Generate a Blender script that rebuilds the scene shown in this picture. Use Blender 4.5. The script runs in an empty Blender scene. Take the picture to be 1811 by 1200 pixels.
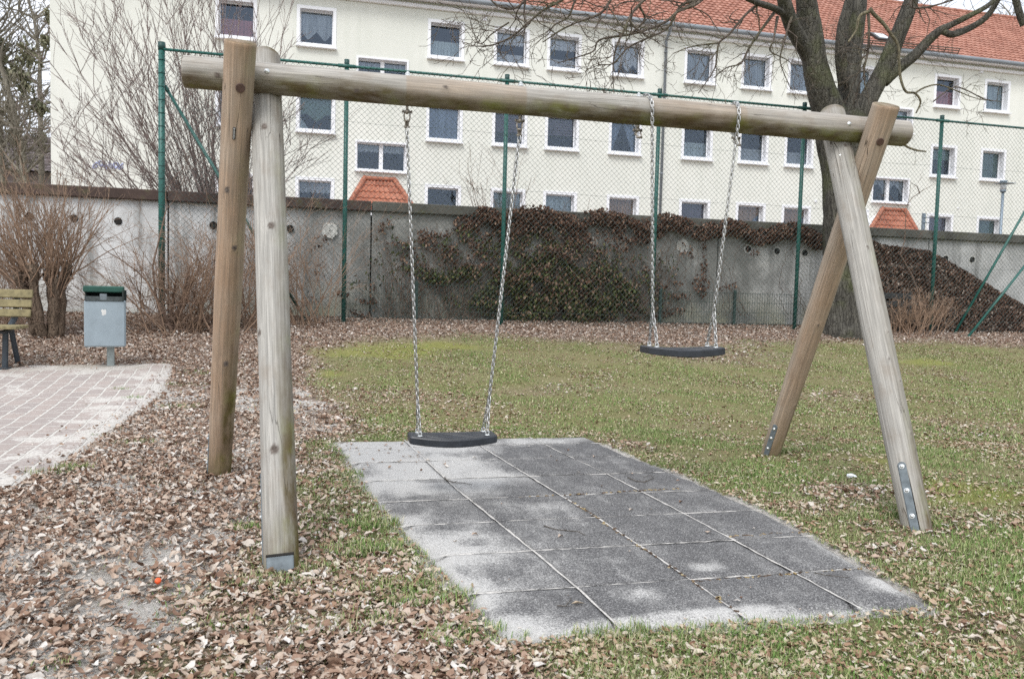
import bpy, math, random
import numpy as np
from mathutils import Vector, Matrix, Euler
random.seed(7); RNG = np.random.default_rng(7)
sc = bpy.context.scene
PI = math.pi
# ------------------------------------------------------------------ camera model
F = 1381.0; PIT = math.atan(81/F); ROL = math.atan(.026); CH = 1.06; YAW = math.radians(13.6)
CAMM = Matrix.Rotation(-YAW, 4, 'Z') @ Matrix.Rotation(PI/2-PIT, 4, 'X') @ Matrix.Rotation(ROL, 4, 'Z')
R3 = CAMM.to_3x3(); R3i = R3.transposed()
CAM = Vector((0, 0, CH))
def ray(px, py): return R3 @ Vector(((px-905.5)/F, -(py-600)/F, -1))
def atn(px, py, n):                       # pixel -> point on the plane y = n
    d = ray(px, py); return CAM + d*(n/d.y)
def gz(u, n):                             # ground height
    if n < 6: return 0.0
    if n < 12.45: return .55*((n-6)/6.45)**2
    return min(.55+.05*(n-12.45), .9)
def ong(px, py):                          # pixel -> point on the ground
    d = ray(px, py); t = 1.0; z = 0
    for k in range(30):
        t = (z-CH)/d.z
        if t < 0 or t > 60: t = 60
        p = CAM+d*t; z = .5*z+.5*gz(p.x, p.y)
    return Vector((p.x, p.y, gz(p.x, p.y)))
def lerp(a, b, t): return a+(b-a)*t
def smooth(a, b, x):
    t = np.clip((x-a)/(b-a), 0, 1); return t*t*(3-2*t)

# ------------------------------------------------------------------ objects
col = bpy.data.collections.new('scene'); sc.collection.children.link(col)
ROOT = {}
def tag(o, label=None, cat=None, group=None, kind=None):
    if label: o['label'] = label
    if cat: o['category'] = cat
    if group: o['group'] = group
    if kind: o['kind'] = kind
    return o
def thing(name, loc, label, cat, group=None):
    o = bpy.data.objects.new(name, None); col.objects.link(o); o.location = loc
    o.empty_display_size = .1
    ROOT[o.name] = Vector(loc); return tag(o, label, cat, group)
class MB:
    def __init__(s): s.v = []; s.f = []
    def add(s, vs, fs):
        b = len(s.v); s.v += [tuple(v) for v in vs]; s.f += [tuple(b+i for i in f) for f in fs]; return s
    def box(s, c, d, rot=None):
        c = Vector(c); vs = []
        for x in (-.5, .5):
            for y in (-.5, .5):
                for z in (-.5, .5):
                    p = Vector((x*d[0], y*d[1], z*d[2]))
                    if rot is not None: p = rot @ p
                    vs.append(c+p)
        return s.add(vs, [(0,1,3,2),(4,6,7,5),(0,4,5,1),(2,3,7,6),(0,2,6,4),(1,5,7,3)])
    def bbox(s, c, d, b=.006, rot=None):   # chamfered box
        hx, hy, hz = d[0]/2, d[1]/2, d[2]/2; b = min(b, hx*.9, hy*.9, hz*.9); vs = []
        for sx in (-1, 1):
            for sy in (-1, 1):
                for sz in (-1, 1):
                    vs += [(sx*hx, sy*(hy-b), sz*(hz-b)), (sx*(hx-b), sy*hy, sz*(hz-b)), (sx*(hx-b), sy*(hy-b), sz*hz)]
        c = Vector(c); vs = [c+((rot @ Vector(v)) if rot is not None else Vector(v)) for v in vs]
        def I(x, y, z, k): return ((x*2+y)*2+z)*3+k
        fs = []
        for x in (0, 1): fs.append(tuple(I(x, y, z, 0) for y, z in ((0,0),(0,1),(1,1),(1,0))))
        for y in (0, 1): fs.append(tuple(I(x, y, z, 1) for x, z in ((0,0),(0,1),(1,1),(1,0))))
        for z in (0, 1): fs.append(tuple(I(x, y, z, 2) for x, y in ((0,0),(0,1),(1,1),(1,0))))
        for x in (0, 1):
            for y in (0, 1): fs.append((I(x,y,0,0), I(x,y,1,0), I(x,y,1,1), I(x,y,0,1)))
            for z in (0, 1): fs.append((I(x,0,z,0), I(x,1,z,0), I(x,1,z,2), I(x,0,z,2)))
        for y in (0, 1):
            for z in (0, 1): fs.append((I(0,y,z,1), I(1,y,z,1), I(1,y,z,2), I(0,y,z,2)))
        for x in (0, 1):
            for y in (0, 1):
                for z in (0, 1): fs.append((I(x,y,z,0), I(x,y,z,1), I(x,y,z,2)))
        return s.add(vs, fs)
    def tube(s, pts, rad, n=6, cap=True, closed=False):
        pts = [Vector(p) for p in pts]; m = len(pts)
        if not hasattr(rad, '__len__'): rad = [rad]*m
        vs = []; ref = None
        for i, p in enumerate(pts):
            if closed: t = pts[(i+1) % m]-pts[i-1]
            else: t = pts[min(i+1, m-1)]-pts[max(i-1, 0)]
            if t.length < 1e-9: t = Vector((0, 0, 1))
            t.normalize()
            if ref is None: ref = t.orthogonal().normalized()
            ref = (ref-t*ref.dot(t))
            if ref.length < 1e-6: ref = t.orthogonal()
            ref.normalize(); b = t.cross(ref)
            for k in range(n):
                a = 2*PI*k/n; vs.append(p+(ref*math.cos(a)+b*math.sin(a))*rad[i])
        fs = []
        for i in range(m if closed else m-1):
            j = (i+1) % m
            for k in range(n):
                l = (k+1) % n; fs.append((i*n+k, i*n+l, j*n+l, j*n+k))
        if cap and not closed: fs += [tuple(range(n))[::-1], tuple((m-1)*n+k for k in range(n))]
        return s.add(vs, fs)
    def disc(s, c, nrm, r, h=.004, n=20, dome=0):
        c = Vector(c); nrm = Vector(nrm).normalized(); a = nrm.orthogonal().normalized(); b = nrm.cross(a); vs = []
        rings = [(r, 0), (r, h*.7), (r*.88, h)] + ([(r*.5, h+dome*.75), (r*.02, h+dome)] if dome else [])
        for rr, hh in rings:
            for k in range(n):
                t = 2*PI*k/n; vs.append(c+nrm*hh+(a*math.cos(t)+b*math.sin(t))*rr)
        fs = [(i*n+k, i*n+(k+1) % n, (i+1)*n+(k+1) % n, (i+1)*n+k) for i in range(len(rings)-1) for k in range(n)]
        fs.append(tuple((len(rings)-1)*n+k for k in range(n)))
        return s.add(vs, fs)
    def obj(s, name, mat, parent=None, root=None, smooth=False):
        me = bpy.data.meshes.new(name); r = root if root is not None else parent
        off = Vector((0, 0, 0))
        q = parent
        while q is not None:
            if q.name in ROOT: off = ROOT[q.name]; break
            q = q.parent
        me.from_pydata([(v[0]-off.x, v[1]-off.y, v[2]-off.z) for v in s.v], [], s.f); me.update()
        o = bpy.data.objects.new(name, me); col.objects.link(o)
        if mat: me.materials.append(mat)
        if parent is not None: o.parent = parent
        if smooth:
            me.shade_smooth()
        return o
def npmesh(name, V, T, mat, parent=None, attrs=None):
    me = bpy.data.meshes.new(name); off = (0, 0, 0)
    if parent is not None: off = tuple(ROOT[parent.name])
    V = np.asarray(V, np.float32)-np.array(off, np.float32); T = np.asarray(T, np.int32); k = T.shape[1]
    me.vertices.add(len(V)); me.vertices.foreach_set('co', V.ravel())
    me.loops.add(T.size); me.loops.foreach_set('vertex_index', T.ravel())
    me.polygons.add(len(T)); me.polygons.foreach_set('loop_start', np.arange(0, T.size, k, dtype=np.int32))
    me.update(calc_edges=True)
    for an, ad in (attrs or {}).items():
        a = me.attributes.new(an, 'FLOAT_COLOR', 'POINT'); a.data.foreach_set('color', np.asarray(ad, np.float32).ravel())
    o = bpy.data.objects.new(name, me); col.objects.link(o)
    if mat: me.materials.append(mat)
    if parent is not None: o.parent = parent
    return o

# ------------------------------------------------------------------ materials
class NT:
    def __init__(s, name):
        s.m = bpy.data.materials.new(name); s.m.use_nodes = True; s.t = s.m.node_tree; s.t.nodes.clear()
        s.out = s.t.nodes.new('ShaderNodeOutputMaterial'); s.b = s.t.nodes.new('ShaderNodeBsdfPrincipled')
        s.t.links.new(s.b.outputs[0], s.out.inputs[0])
    def n(s, ty, **kw):
        nd = s.t.nodes.new('ShaderNode'+ty)
        for k, v in kw.items():
            if k.startswith('_'): setattr(nd, k[1:], v)
        for k, v in kw.items():
            if k.startswith('_'): continue
            key = k.replace('__', ' ')
            if key.startswith('i') and key[1:].isdigit(): inp = nd.inputs[int(key[1:])]
            else: inp = nd.inputs[key]
            s.set(inp, v)
        return nd
    def set(s, inp, v):
        if isinstance(v, bpy.types.NodeSocket): s.t.links.new(v, inp)
        elif isinstance(v, bpy.types.Node): s.t.links.new(v.outputs[0], inp)
        else:
            if hasattr(inp.default_value, '__len__') and isinstance(v, tuple) and len(v) == 3 and len(inp.default_value) == 4: v = v+(1,)
            inp.default_value = v
    def P(s, **kw):
        for k, v in kw.items(): s.set(s.b.inputs[k.replace('__', ' ')], v)
        return s.m
    def coord(s, kind='Object', scale=(1, 1, 1), rot=(0, 0, 0)):
        c = s.n('TexCoord'); mp = s.n('Mapping', Scale=scale, Rotation=rot); s.t.links.new(c.outputs[kind], mp.inputs[0]); return mp.outputs[0]
    def pos(s, scale=(1, 1, 1), rot=(0, 0, 0)):
        c = s.n('NewGeometry'); mp = s.n('Mapping', Scale=scale, Rotation=rot); s.t.links.new(c.outputs['Position'], mp.inputs[0]); return mp.outputs[0]
    def noise(s, vec, scale=5, detail=4, rough=.55, dist=0):
        return s.n('TexNoise', Vector=vec, Scale=scale, Detail=detail, Roughness=rough, Distortion=dist).outputs['Fac']
    def ramp(s, fac, stops, interp='LINEAR'):
        r = s.n('ValToRGB', Fac=fac); cr = r.color_ramp; cr.interpolation = interp
        while len(cr.elements) < len(stops): cr.elements.new(.5)
        for e, (p, c) in zip(cr.elements, stops):
            e.position = p; e.color = (c, c, c, 1) if not hasattr(c, '__len__') else tuple(c)+(1,)
        return r.outputs[0]
    def mix(s, f, a, b, mode='MIX'):
        m = s.n('Mix', _data_type='RGBA', _blend_type=mode); s.set(m.inputs[0], f); s.set(m.inputs[6], a); s.set(m.inputs[7], b); return m.outputs[2]
    def math(s, op, a, b=0.0, c=0.0):
        m = s.n('Math', _operation=op); s.set(m.inputs[0], a); s.set(m.inputs[1], b); s.set(m.inputs[2], c); return m.outputs[0]
    def bump(s, h, dist=.01, st=1.0):
        s.set(s.b.inputs['Normal'], s.n('Bump', Height=h, Distance=dist, Strength=st).outputs[0])
    def isl(s): return s.n('NewGeometry').outputs['Random Per Island']

def simple(name, c, rough=.6, metal=0.0, var=.25, scale=8, bump=0.0, **kw):
    t = NT(name); v = t.pos(); f = t.noise(v, scale, 5)
    a = tuple(x*(1-var) for x in c); b = tuple(min(1, x*(1+var)) for x in c)
    cc = t.ramp(f, [(.3, a), (.7, b)])
    if bump: t.bump(t.noise(v, scale*6, 4), bump)
    return t.P(Base__Color=cc, Roughness=rough, Metallic=metal, **kw)

def wood_mat(name, grey=(.375, .352, .315), brown=(.35, .26, .185)):
    t = NT(name)
    at = t.n('Attribute', _attribute_name='feat'); sep = t.n('SeparateColor', Color=at.outputs[0])
    knot, alg, brn = sep.outputs[0], sep.outputs[1], sep.outputs[2]; wash = at.outputs['Alpha']
    st = t.coord('Object', (1, 1, .03)); st2 = t.coord('Object', (1, 1, .012)); o = t.coord('Object')
    g1 = t.noise(st, 95, 6, .68, .1); g2 = t.noise(st2, 210, 3, .7)
    big = t.noise(o, 3.5, 4)
    c = t.ramp(g1, [(.3, tuple(x*.6 for x in grey)), (.5, grey), (.68, tuple(min(1, x*1.35) for x in grey))])
    cb = t.ramp(g1, [(.28, tuple(x*.66 for x in brown)), (.5, brown), (.75, tuple(min(1, x*1.4) for x in brown))])
    bf = t.math('MULTIPLY', brn, t.ramp(big, [(.3, .45), (.6, 1.0)]))
    c = t.mix(bf, c, cb)
    c = t.mix(t.ramp(g2, [(.38, .45), (.58, 0.0)]), c, tuple(x*.5 for x in grey))
    blot = t.noise(t.coord('Object', (1, 1, .5)), 14, 5, .65)
    c = t.mix(t.ramp(blot, [(.5, 0.0), (.72, .4)]), c, tuple(x*.62 for x in brown))
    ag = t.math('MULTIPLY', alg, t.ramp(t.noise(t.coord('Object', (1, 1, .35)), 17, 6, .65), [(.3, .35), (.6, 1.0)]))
    alg_shade_c = t.ramp(t.noise(o, 6, 3), [(.35, (.085, .055, .025)), (.5, (.10, .078, .026)), (.66, (.15, .155, .03))])
    c = t.mix(ag, c, alg_shade_c)
    # long drying cracks
    cr = t.noise(t.coord('Object', (1, 1, .055)), 22, 2, .5, .15)
    line = t.ramp(t.math('ABSOLUTE', t.math('SUBTRACT', cr, .5)), [(.0, 1.0), (.008, .0)])
    gate = t.ramp(t.noise(t.coord('Object', (1, 1, .5)), 3.3, 1), [(.52, 0.0), (.58, 1.0)])
    crack = t.math('MULTIPLY', line, gate)
    c = t.mix(t.math('MULTIPLY', crack, .85), c, (.045, .036, .028))
    kc = t.ramp(t.noise(o, 90, 3), [(.3, (.07, .055, .045)), (.7, (.19, .16, .14))])
    c = t.mix(knot, c, kc)
    h = t.math('SUBTRACT', t.math('ADD', t.math('MULTIPLY', g1, .5), t.math('MULTIPLY', g2, .35)), t.math('MULTIPLY', crack, 1.6))
    t.bump(h, .0035, .8)
    return t.P(Base__Color=c, Roughness=.78, Specular__IOR__Level=.25)

def leaf_mat(name, stops, rough=.7, trans=.0):
    t = NT(name); r = t.isl()
    c = t.ramp(r, stops)
    f = t.noise(t.pos(), 130, 3)
    c = t.mix(t.ramp(f, [(.35, .3), (.65, 0.0)]), c, (.35, .27, .22), 'MULTIPLY')
    return t.P(Base__Color=c, Roughness=rough, Specular__IOR__Level=.25)

def bark_mat(name, c0, c1, scale=14, moss=0.0):
    t = NT(name); st = t.pos((1, 1, .28)); f = t.noise(st, scale, 8, .7, .6)
    c = t.ramp(f, [(.32, c0), (.62, c1)])
    if moss: c = t.mix(t.ramp(t.noise(t.pos(), 2.2, 5), [(.5, 0.0), (.68, moss)]), c, (.12, .14, .045))
    v = t.n('TexVoronoi', Vector=st, Scale=scale*1.3, _feature='DISTANCE_TO_EDGE').outputs['Distance']
    t.bump(t.math('ADD', f, t.math('MULTIPLY', t.ramp(v, [(0, 0.0), (.12, 1.0)]), .5)), .03, .9)
    return t.P(Base__Color=c, Roughness=.9, Specular__IOR__Level=.2)

M = {}
M['wood_grey'] = wood_mat('weathered_wood', (.385, .37, .34), (.35, .265, .19))
M['wood_brown'] = wood_mat('brown_wood', (.41, .355, .29), (.40, .275, .185))
M['galv'] = simple('galvanised_steel', (.14, .165, .18), .75, .0, .25, 30)
M['chrome'] = simple('chain_steel', (.47, .47, .46), .34, 1.0, .3, 60)
M['bolt'] = simple('zinc_bolt', (.62, .64, .64), .38, .75, .1, 40)
M['rust'] = simple('hanger_metal', (.30, .27, .23), .5, .7, .45, 90)
M['plug'] = simple('brown_plug', (.075, .04, .03), .6, 0, .35, 120)
M['rubber'] = simple('seat_rubber', (.022, .026, .033), .42, 0, .3, 20, .0006)
M['green_metal'] = simple('green_powder_coat', (.018, .105, .088), .42, 0, .22, 5)
M['green_dark'] = simple('dark_green_metal', (.010, .050, .045), .5, 0, .2, 5)
M['wire'] = simple('fence_wire', (.06, .085, .08), .55, .0, .2, 3)
M['plate'] = simple('plate_dark', (.03, .03, .03), .4)
M['white'] = simple('white_marks', (.6, .6, .58), .5)
M['winwhite'] = simple('white_window_trim', (.80, .81, .84), .45, 0, .03, 2)
M['interior'] = simple('room_dark', (.10, .09, .10), .9)
M['gutter'] = simple('zinc_gutter', (.20, .225, .25), .6, .0, .12, 2)
M['brass'] = simple('brown_metal', (.1, .07, .05), .5)
M['orange'] = simple('orange_plastic', (.75, .10, .02), .4, 0, .1)
M['paper'] = simple('white_paper', (.75, .77, .8), .7, 0, .08, 30)
M['darkhole'] = simple('hole_dark', (.018, .016, .014), .95)
M['ring'] = simple('pale_mortar', (.50, .50, .47), .9, 0, .3, 25)
M['lampmetal'] = simple('lamp_metal', (.22, .27, .32), .45, .4, .1, 5)
M['lampglass'] = simple('lamp_cover', (.62, .64, .66), .25, 0, .05)
M['bag'] = simple('bin_liner', (.045, .055, .055), .5, 0, .4, 40)

def glass():
    t = NT('window_glass'); t.t.nodes.remove(t.b)
    g = t.n('BsdfGlossy', Color=(.66, .80, 1.0), Roughness=.03); tr = t.n('BsdfTransparent', Color=(.92, .94, .95))
    v = t.pos(); g.inputs['Normal'].default_value = (0, 0, 0)
    b = t.n('Bump', Height=t.noise(v, 1.3, 2), Distance=.02, Strength=.4); t.t.links.new(b.outputs[0], g.inputs['Normal'])
    mx = t.n('MixShader'); t.set(mx.inputs[0], t.math('ADD', t.n('Fresnel', IOR=1.5).outputs[0], .055)); t.set(mx.inputs[1], tr); t.set(mx.inputs[2], g)
    t.t.links.new(mx.outputs[0], t.out.inputs[0]); return t.m
M['glass'] = glass()

def curtain(name, c):
    t = NT(name); s1 = t.noise(t.pos((1, 1, .06)), 13, 3); s2 = t.noise(t.pos(), 20, 3)
    cc = t.ramp(s1, [(.35, tuple(x*.6 for x in c)), (.6, c)]); cc = t.mix(t.ramp(s2, [(.4, .35), (.6, 0.0)]), cc, tuple(x*.5 for x in c))
    return t.P(Base__Color=cc, Roughness=.9)
CUR = {k: curtain('curtain_'+k, c) for k, c in dict(white=(.78, .82, .88), grey=(.58, .64, .70), red=(.62, .26, .28), orange=(.62, .40, .24), blue=(.36, .46, .62), plum=(.20, .16, .20), dark=(.12, .11, .12), green=(.24, .36, .32), pale=(.66, .78, .82)).items()}

def plaster():
    t = NT('cream_render'); v = t.pos(); f = t.noise(v, .35, 6, .6); g = t.noise(t.pos((1, 1, .10)), 2.6, 6, .65)
    c = t.ramp(f, [(.3, (.665, .675, .62)), (.7, (.745, .75, .695))]); c = t.mix(t.ramp(g, [(.48, 0.0), (.72, .40)]), c, (.56, .585, .52))
    t.bump(t.noise(v, 45, 3), .004)
    return t.P(Base__Color=c, Roughness=.92, Specular__IOR__Level=.2)
M['plaster'] = plaster()

def tile_mat(name, a, b, c_):
    t = NT(name); br = t.n('TexWhiteNoise', Vector=t.n('VectorMath', _operation='FLOOR', i0=t.coord('Object', (4.4, 1/.30, 1/.23)))); f = br.outputs['Value']
    big = t.noise(t.pos(), .8, 5)
    c = t.ramp(f, [(0, a), (.5, b), (1, c_)]); c = t.mix(t.ramp(big, [(.35, .3), (.7, 0.0)]), c, tuple(x*.55 for x in a))
    return t.P(Base__Color=c, Roughness=.8)
M['tile'] = tile_mat('roof_tile', (.30, .13, .09), (.375, .17, .12), (.45, .23, .17))
M['tile2'] = tile_mat('canopy_tile', (.33, .12, .075), (.41, .16, .095), (.47, .20, .13))
M['tiledark'] = tile_mat('dark_roof_tile', (.10, .08, .085), (.13, .105, .105), (.16, .13, .125))

def concrete():
    t = NT('stained_concrete'); v = t.pos(); f = t.noise(v, 1.1, 8, .68, .4); g = t.noise(t.pos((1, 1, .12)), 3.2, 6, .65); h = t.noise(v, 60, 4)
    at = t.n('Attribute', _attribute_name='feat'); sp = t.n('SeparateColor', Color=at.outputs[0])
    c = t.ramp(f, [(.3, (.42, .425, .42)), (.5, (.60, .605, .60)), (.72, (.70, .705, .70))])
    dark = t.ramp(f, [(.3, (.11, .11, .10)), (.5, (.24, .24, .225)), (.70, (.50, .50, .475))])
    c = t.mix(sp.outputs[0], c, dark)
    c = t.mix(t.ramp(g, [(.50, 0.0), (.66, .75)]), c, (.16, .16, .15))
    z = t.n('SeparateXYZ', Vector=v).outputs[2]
    low = t.math('MULTIPLY', t.ramp(t.math('SUBTRACT', 1.25, z), [(0, 0.0), (.7, 1.0)]), t.ramp(t.noise(v, 2.4, 5), [(.4, .05), (.62, .75)]))
    c = t.mix(low, c, (.36, .35, .24))
    c = t.mix(t.ramp(h, [(.6, 0.0), (.72, .35)]), c, (.6, .6, .58))
    t.bump(t.math('ADD', h, f), .006)
    return t.P(Base__Color=c, Roughness=.92, Specular__IOR__Level=.2)
M['concrete'] = concrete()
def coping():
    t = NT('coping_concrete'); v = t.pos(); f = t.noise(v, 2.2, 8, .7)
    at = t.n('Attribute', _attribute_name='feat'); sp = t.n('SeparateColor', Color=at.outputs[0])
    a = t.ramp(f, [(.3, (.035, .024, .02)), (.55, (.075, .05, .042)), (.75, (.14, .10, .075))]); b = t.ramp(f, [(.3, (.05, .048, .04)), (.55, (.11, .105, .09)), (.75, (.19, .185, .16))])
    c = t.mix(sp.outputs[0], a, b)
    c = t.mix(t.ramp(t.noise(v, 5, 4), [(.55, 0.0), (.7, .5)]), c, (.10, .10, .045))
    t.bump(f, .01); return t.P(Base__Color=c, Roughness=.95)
M['coping'] = coping()

# ------------------------------------------------------------------ polygon helpers on the ground
def gpoly(pts): return np.array([tuple(ong(*p))[:2] for p in pts])
def sdist(P, poly):                        # >0 inside, metres
    x, y = P[:, 0], P[:, 1]; inside = np.zeros(len(P), bool); dm = np.full(len(P), 1e9)
    for i in range(len(poly)):
        x0, y0 = poly[i]; x1, y1 = poly[(i+1) % len(poly)]
        cond = ((y0 > y) != (y1 > y)); den = (y1-y0) if abs(y1-y0) > 1e-9 else 1e-9
        inside ^= cond & (x < (x1-x0)*(y-y0)/den+x0)
        dx, dy = x1-x0, y1-y0; t = np.clip(((x-x0)*dx+(y-y0)*dy)/(dx*dx+dy*dy+1e-12), 0, 1)
        dm = np.minimum(dm, np.hypot(x-x0-t*dx, y-y0-t*dy))
    return np.where(inside, dm, -dm)
_ph = RNG.uniform(0, 6.28, (6, 3)); _dr = RNG.uniform(0, 6.28, 6)
def vn(P, f):                              # cheap smooth noise, about -1..1
    s = 0
    for i in range(6):
        k = f*(.7+.35*i); s = s+np.sin(P[:, 0]*k*math.cos(_dr[i])+P[:, 1]*k*math.sin(_dr[i])+_ph[i, 0]+1.7*np.sin(P[:, 1]*k*.6+_ph[i, 1]))/(1+.35*i)
    return s/2.6
PAV = gpoly([(-900, 664), (0, 655), (60, 648), (190, 645), (297, 645), (302, 655), (285, 690), (250, 722), (205, 752), (150, 790), (100, 822), (50, 845), (0, 868), (-500, 1010)])
LEAFL = np.array([(-9, 13.2), *[tuple(ong(*p))[:2] for p in [(540, 585), (575, 605), (548, 640), (575, 690), (612, 745), (622, 772), (545, 785), (530, 860), (480, 930), (440, 1000), (330, 1090), (230, 1200), (200, 1400)]], (-.4, .3), (-9, .3)])
MIXED = np.array([tuple(ong(*p))[:2] for p in [(520, 780), (600, 800), (660, 880), (700, 935), (800, 1035), (900, 1150), (1000, 1400), (150, 1400), (380, 950)]])
bk = [ong(*p) for p in [(540, 622), (640, 604), (760, 598), (900, 597), (1050, 602), (1250, 618), (1400, 604), (1600, 606), (1811, 612), (2100, 622)]]
bkx = [p.x for p in bk]; bky = [p.y for p in bk]
MOSS = [(ong(650, 620), 1.1, .55), (ong(740, 612), 1.0, .35), (ong(1545, 815), .16, .12), (ong(1700, 870), .5, .3), (ong(560, 660), .3, .3), (ong(1640, 640), .5, .3)]
# the rubber mat: tile lines read off the photograph
MU = [[(5.5, .08), (5.3, .11), (4.1, .24), (3.5, .33), (2.77, .47), (2.2, .56)],
      [(5.5, .56), (4.07, .70), (3.43, .79), (3.0, .85), (2.58, .90), (2.2, .93)],
      [(5.5, 1.02), (5.18, 1.06), (4.33, 1.16), (3.85, 1.22), (3.45, 1.27), (3.03, 1.31), (2.65, 1.34), (2.2, 1.37)],
      [(5.5, 1.48), (4.77, 1.57), (4.29, 1.64), (3.77, 1.69), (3.45, 1.72), (3.07, 1.75), (2.63, 1.78), (2.2, 1.81)],
      [(5.5, 1.92), (5.3, 1.94), (4.8, 1.98), (4.18, 2.10), (3.49, 2.16), (3.07, 2.15), (2.62, 2.11), (2.2, 2.09)]]
MN = [2.26, 2.62, 3.03, 3.45, 3.86, 4.30, 4.77, 5.22, 5.48]
def mu(k, n):
    L = MU[k][::-1]; return float(np.interp(n, [a for a, b in L], [b for a, b in L]))
MATP = np.array([(mu(0, n), n) for n in MN]+[(mu(4, n), n) for n in MN[::-1]])
DRIFT = [(ong(x, y).x, ong(x, y).y, a, b, v) for x, y, a, b, v in [(1500, 872, .45, .22, .6), (1460, 900, .35, .15, .55), (1640, 930, .4, .25, .55), (1250, 625, 1.4, .7, .5), (1560, 975, .3, .15, .5), (1720, 1110, .25, .15, .3), (700, 700, .8, .5, .35), (1000, 690, .9, .4, .25), (1080, 790, .35, .2, .5), (1450, 700, .6, .4, .3), (1700, 760, .7, .4, .3)]]
def masks(P):
    w1 = vn(P, 3.0); w2 = vn(P, 9.0)
    lf = smooth(-.18, .22, sdist(P, LEAFL)+.12*w1+.06*w2)
    bb = np.interp(P[:, 0], bkx, bky); bs = smooth(-.5, .5, P[:, 1]-bb+.25*w1+.1*w2); leaf = np.maximum(lf, bs)
    mx = smooth(-.1, .15, sdist(P, MIXED)+.1*w1); leaf = np.maximum(leaf, mx*(.50+.30*w1+.2*w2).clip(0, 1))
    for (px, py, a, b, v) in DRIFT: leaf = np.maximum(leaf, v*smooth(1.4, .2, np.hypot((P[:, 0]-px)/a, (P[:, 1]-py)/b)+.35*w1+.3*w2))
    dm = sdist(P, MATP)
    pv = sdist(P, PAV)
    # sand: round the mat, along the paving edge and in blotches in the left litter
    sand = .9*smooth(-.10, .01, dm+.03*w2)
    sand = np.maximum(sand, smooth(-.14, .04, pv+.06*w2))
    near = smooth(4.6, 2.8, P[:, 1])*lf
    sand = np.maximum(sand, lf*(.50+.12*w1+.25*w2+.25*vn(P, 21)).clip(0, .8)*smooth(9.5, 7.5, P[:, 1]))
    sand = np.maximum(sand, near*.80)
    moss = np.zeros(len(P))
    for c, a, b in MOSS: moss = np.maximum(moss, smooth(1.25, .5, np.hypot((P[:, 0]-c.x)/a, (P[:, 1]-c.y)/b)+.3*w2))
    return leaf.clip(0, 1), sand.clip(0, 1), moss.clip(0, 1), dm, pv
def gzv(P): return np.where(P[:, 1] < 6, 0, np.where(P[:, 1] < 12.45, .55*((P[:, 1]-6)/6.45)**2, np.minimum(.55+.05*(P[:, 1]-12.45), .9)))

# ------------------------------------------------------------------ ground
def ground_mat():
    t = NT('lawn_and_soil'); at = t.n('Attribute', _attribute_name='mask'); sp = t.n('SeparateColor', Color=at.outputs[0])
    leaf, sand, moss = sp.outputs[0], sp.outputs[1], sp.outputs[2]
    v = t.pos(); n1 = t.noise(v, 13, 7, .75); n2 = t.noise(v, 70, 5, .7); n3 = t.noise(v, 1.3, 4)
    g = t.ramp(n2, [(.25, (.07, .075, .03)), (.42, (.16, .165, .06)), (.58, (.27, .24, .12)), (.75, (.42, .36, .24))])
    g = t.mix(t.ramp(n3, [(.42, 0.0), (.6, .7)]), g, (.25, .22, .12)); g = t.mix(t.ramp(n1, [(.52, 0.0), (.70, .45)]), g, (.26, .205, .14))
    g = t.mix(t.math('MULTIPLY', moss, .5), g, (.27, .29, .06))
    vo = t.n('TexVoronoi', Vector=v, Scale=42, Randomness=1).outputs['Color']; vs = t.n('SeparateColor', Color=vo).outputs[0]
    l = t.ramp(vs, [(0, (.16, .10, .075)), (.35, (.30, .21, .16)), (.7, (.44, .34, .27)), (1, (.58, .51, .45))])
    l = t.mix(t.ramp(n2, [(.35, .7), (.55, 0.0)]), l, (.06, .04, .03))
    s = t.ramp(n2, [(.3, (.38, .35, .315)), (.65, (.66, .63, .585))])
    c = t.mix(leaf, g, l)
    sf = t.ramp(t.math('ADD', t.math('MULTIPLY', sand, 1.0), t.math('MULTIPLY', t.math('SUBTRACT', n1, .5), 1.1)), [(.42, 0.0), (.55, 1.0)])
    c = t.mix(sf, c, s)
    t.bump(t.math('ADD', n2, n1), .02)
    return t.P(Base__Color=c, Roughness=.95, Specular__IOR__Level=.15)
def axis(dense0, dense1, step, far0, far1):
    a = list(np.arange(dense0, dense1, step)); lo = []; hi = []; s = step; x = dense0
    while x > far0: s *= 1.5; x -= s; lo.append(x)
    s = step; x = a[-1]
    while x < far1: s *= 1.5; x += s; hi.append(x)
    return np.array(lo[::-1]+a+hi)
gx = axis(-9, 15, .09, -260, 300); gy = axis(.6, 13.4, .09, -60, 400)
X, Y = np.meshgrid(gx, gy); GP = np.stack([X.ravel(), Y.ravel()], 1)
lf, sd, ms, dmat, dpav = masks(GP)
gzz = gzv(GP)+.006*vn(GP, 14)*(GP[:, 1] < 14)-.03*smooth(-.02, .06, dmat)-.03*smooth(-.05, .1, dpav)
nx = len(gx); idx = np.arange(len(GP)).reshape(len(gy), nx)
Q = np.stack([idx[:-1, :-1].ravel(), idx[:-1, 1:].ravel(), idx[1:, 1:].ravel(), idx[1:, :-1].ravel()], 1)
g = npmesh('ground', np.column_stack([GP, gzz]), Q, ground_mat(), None, {'mask': np.stack([lf, sd, ms, np.ones_like(lf)], 1)})
tag(g, kind='structure'); g.data.shade_smooth()

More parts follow.
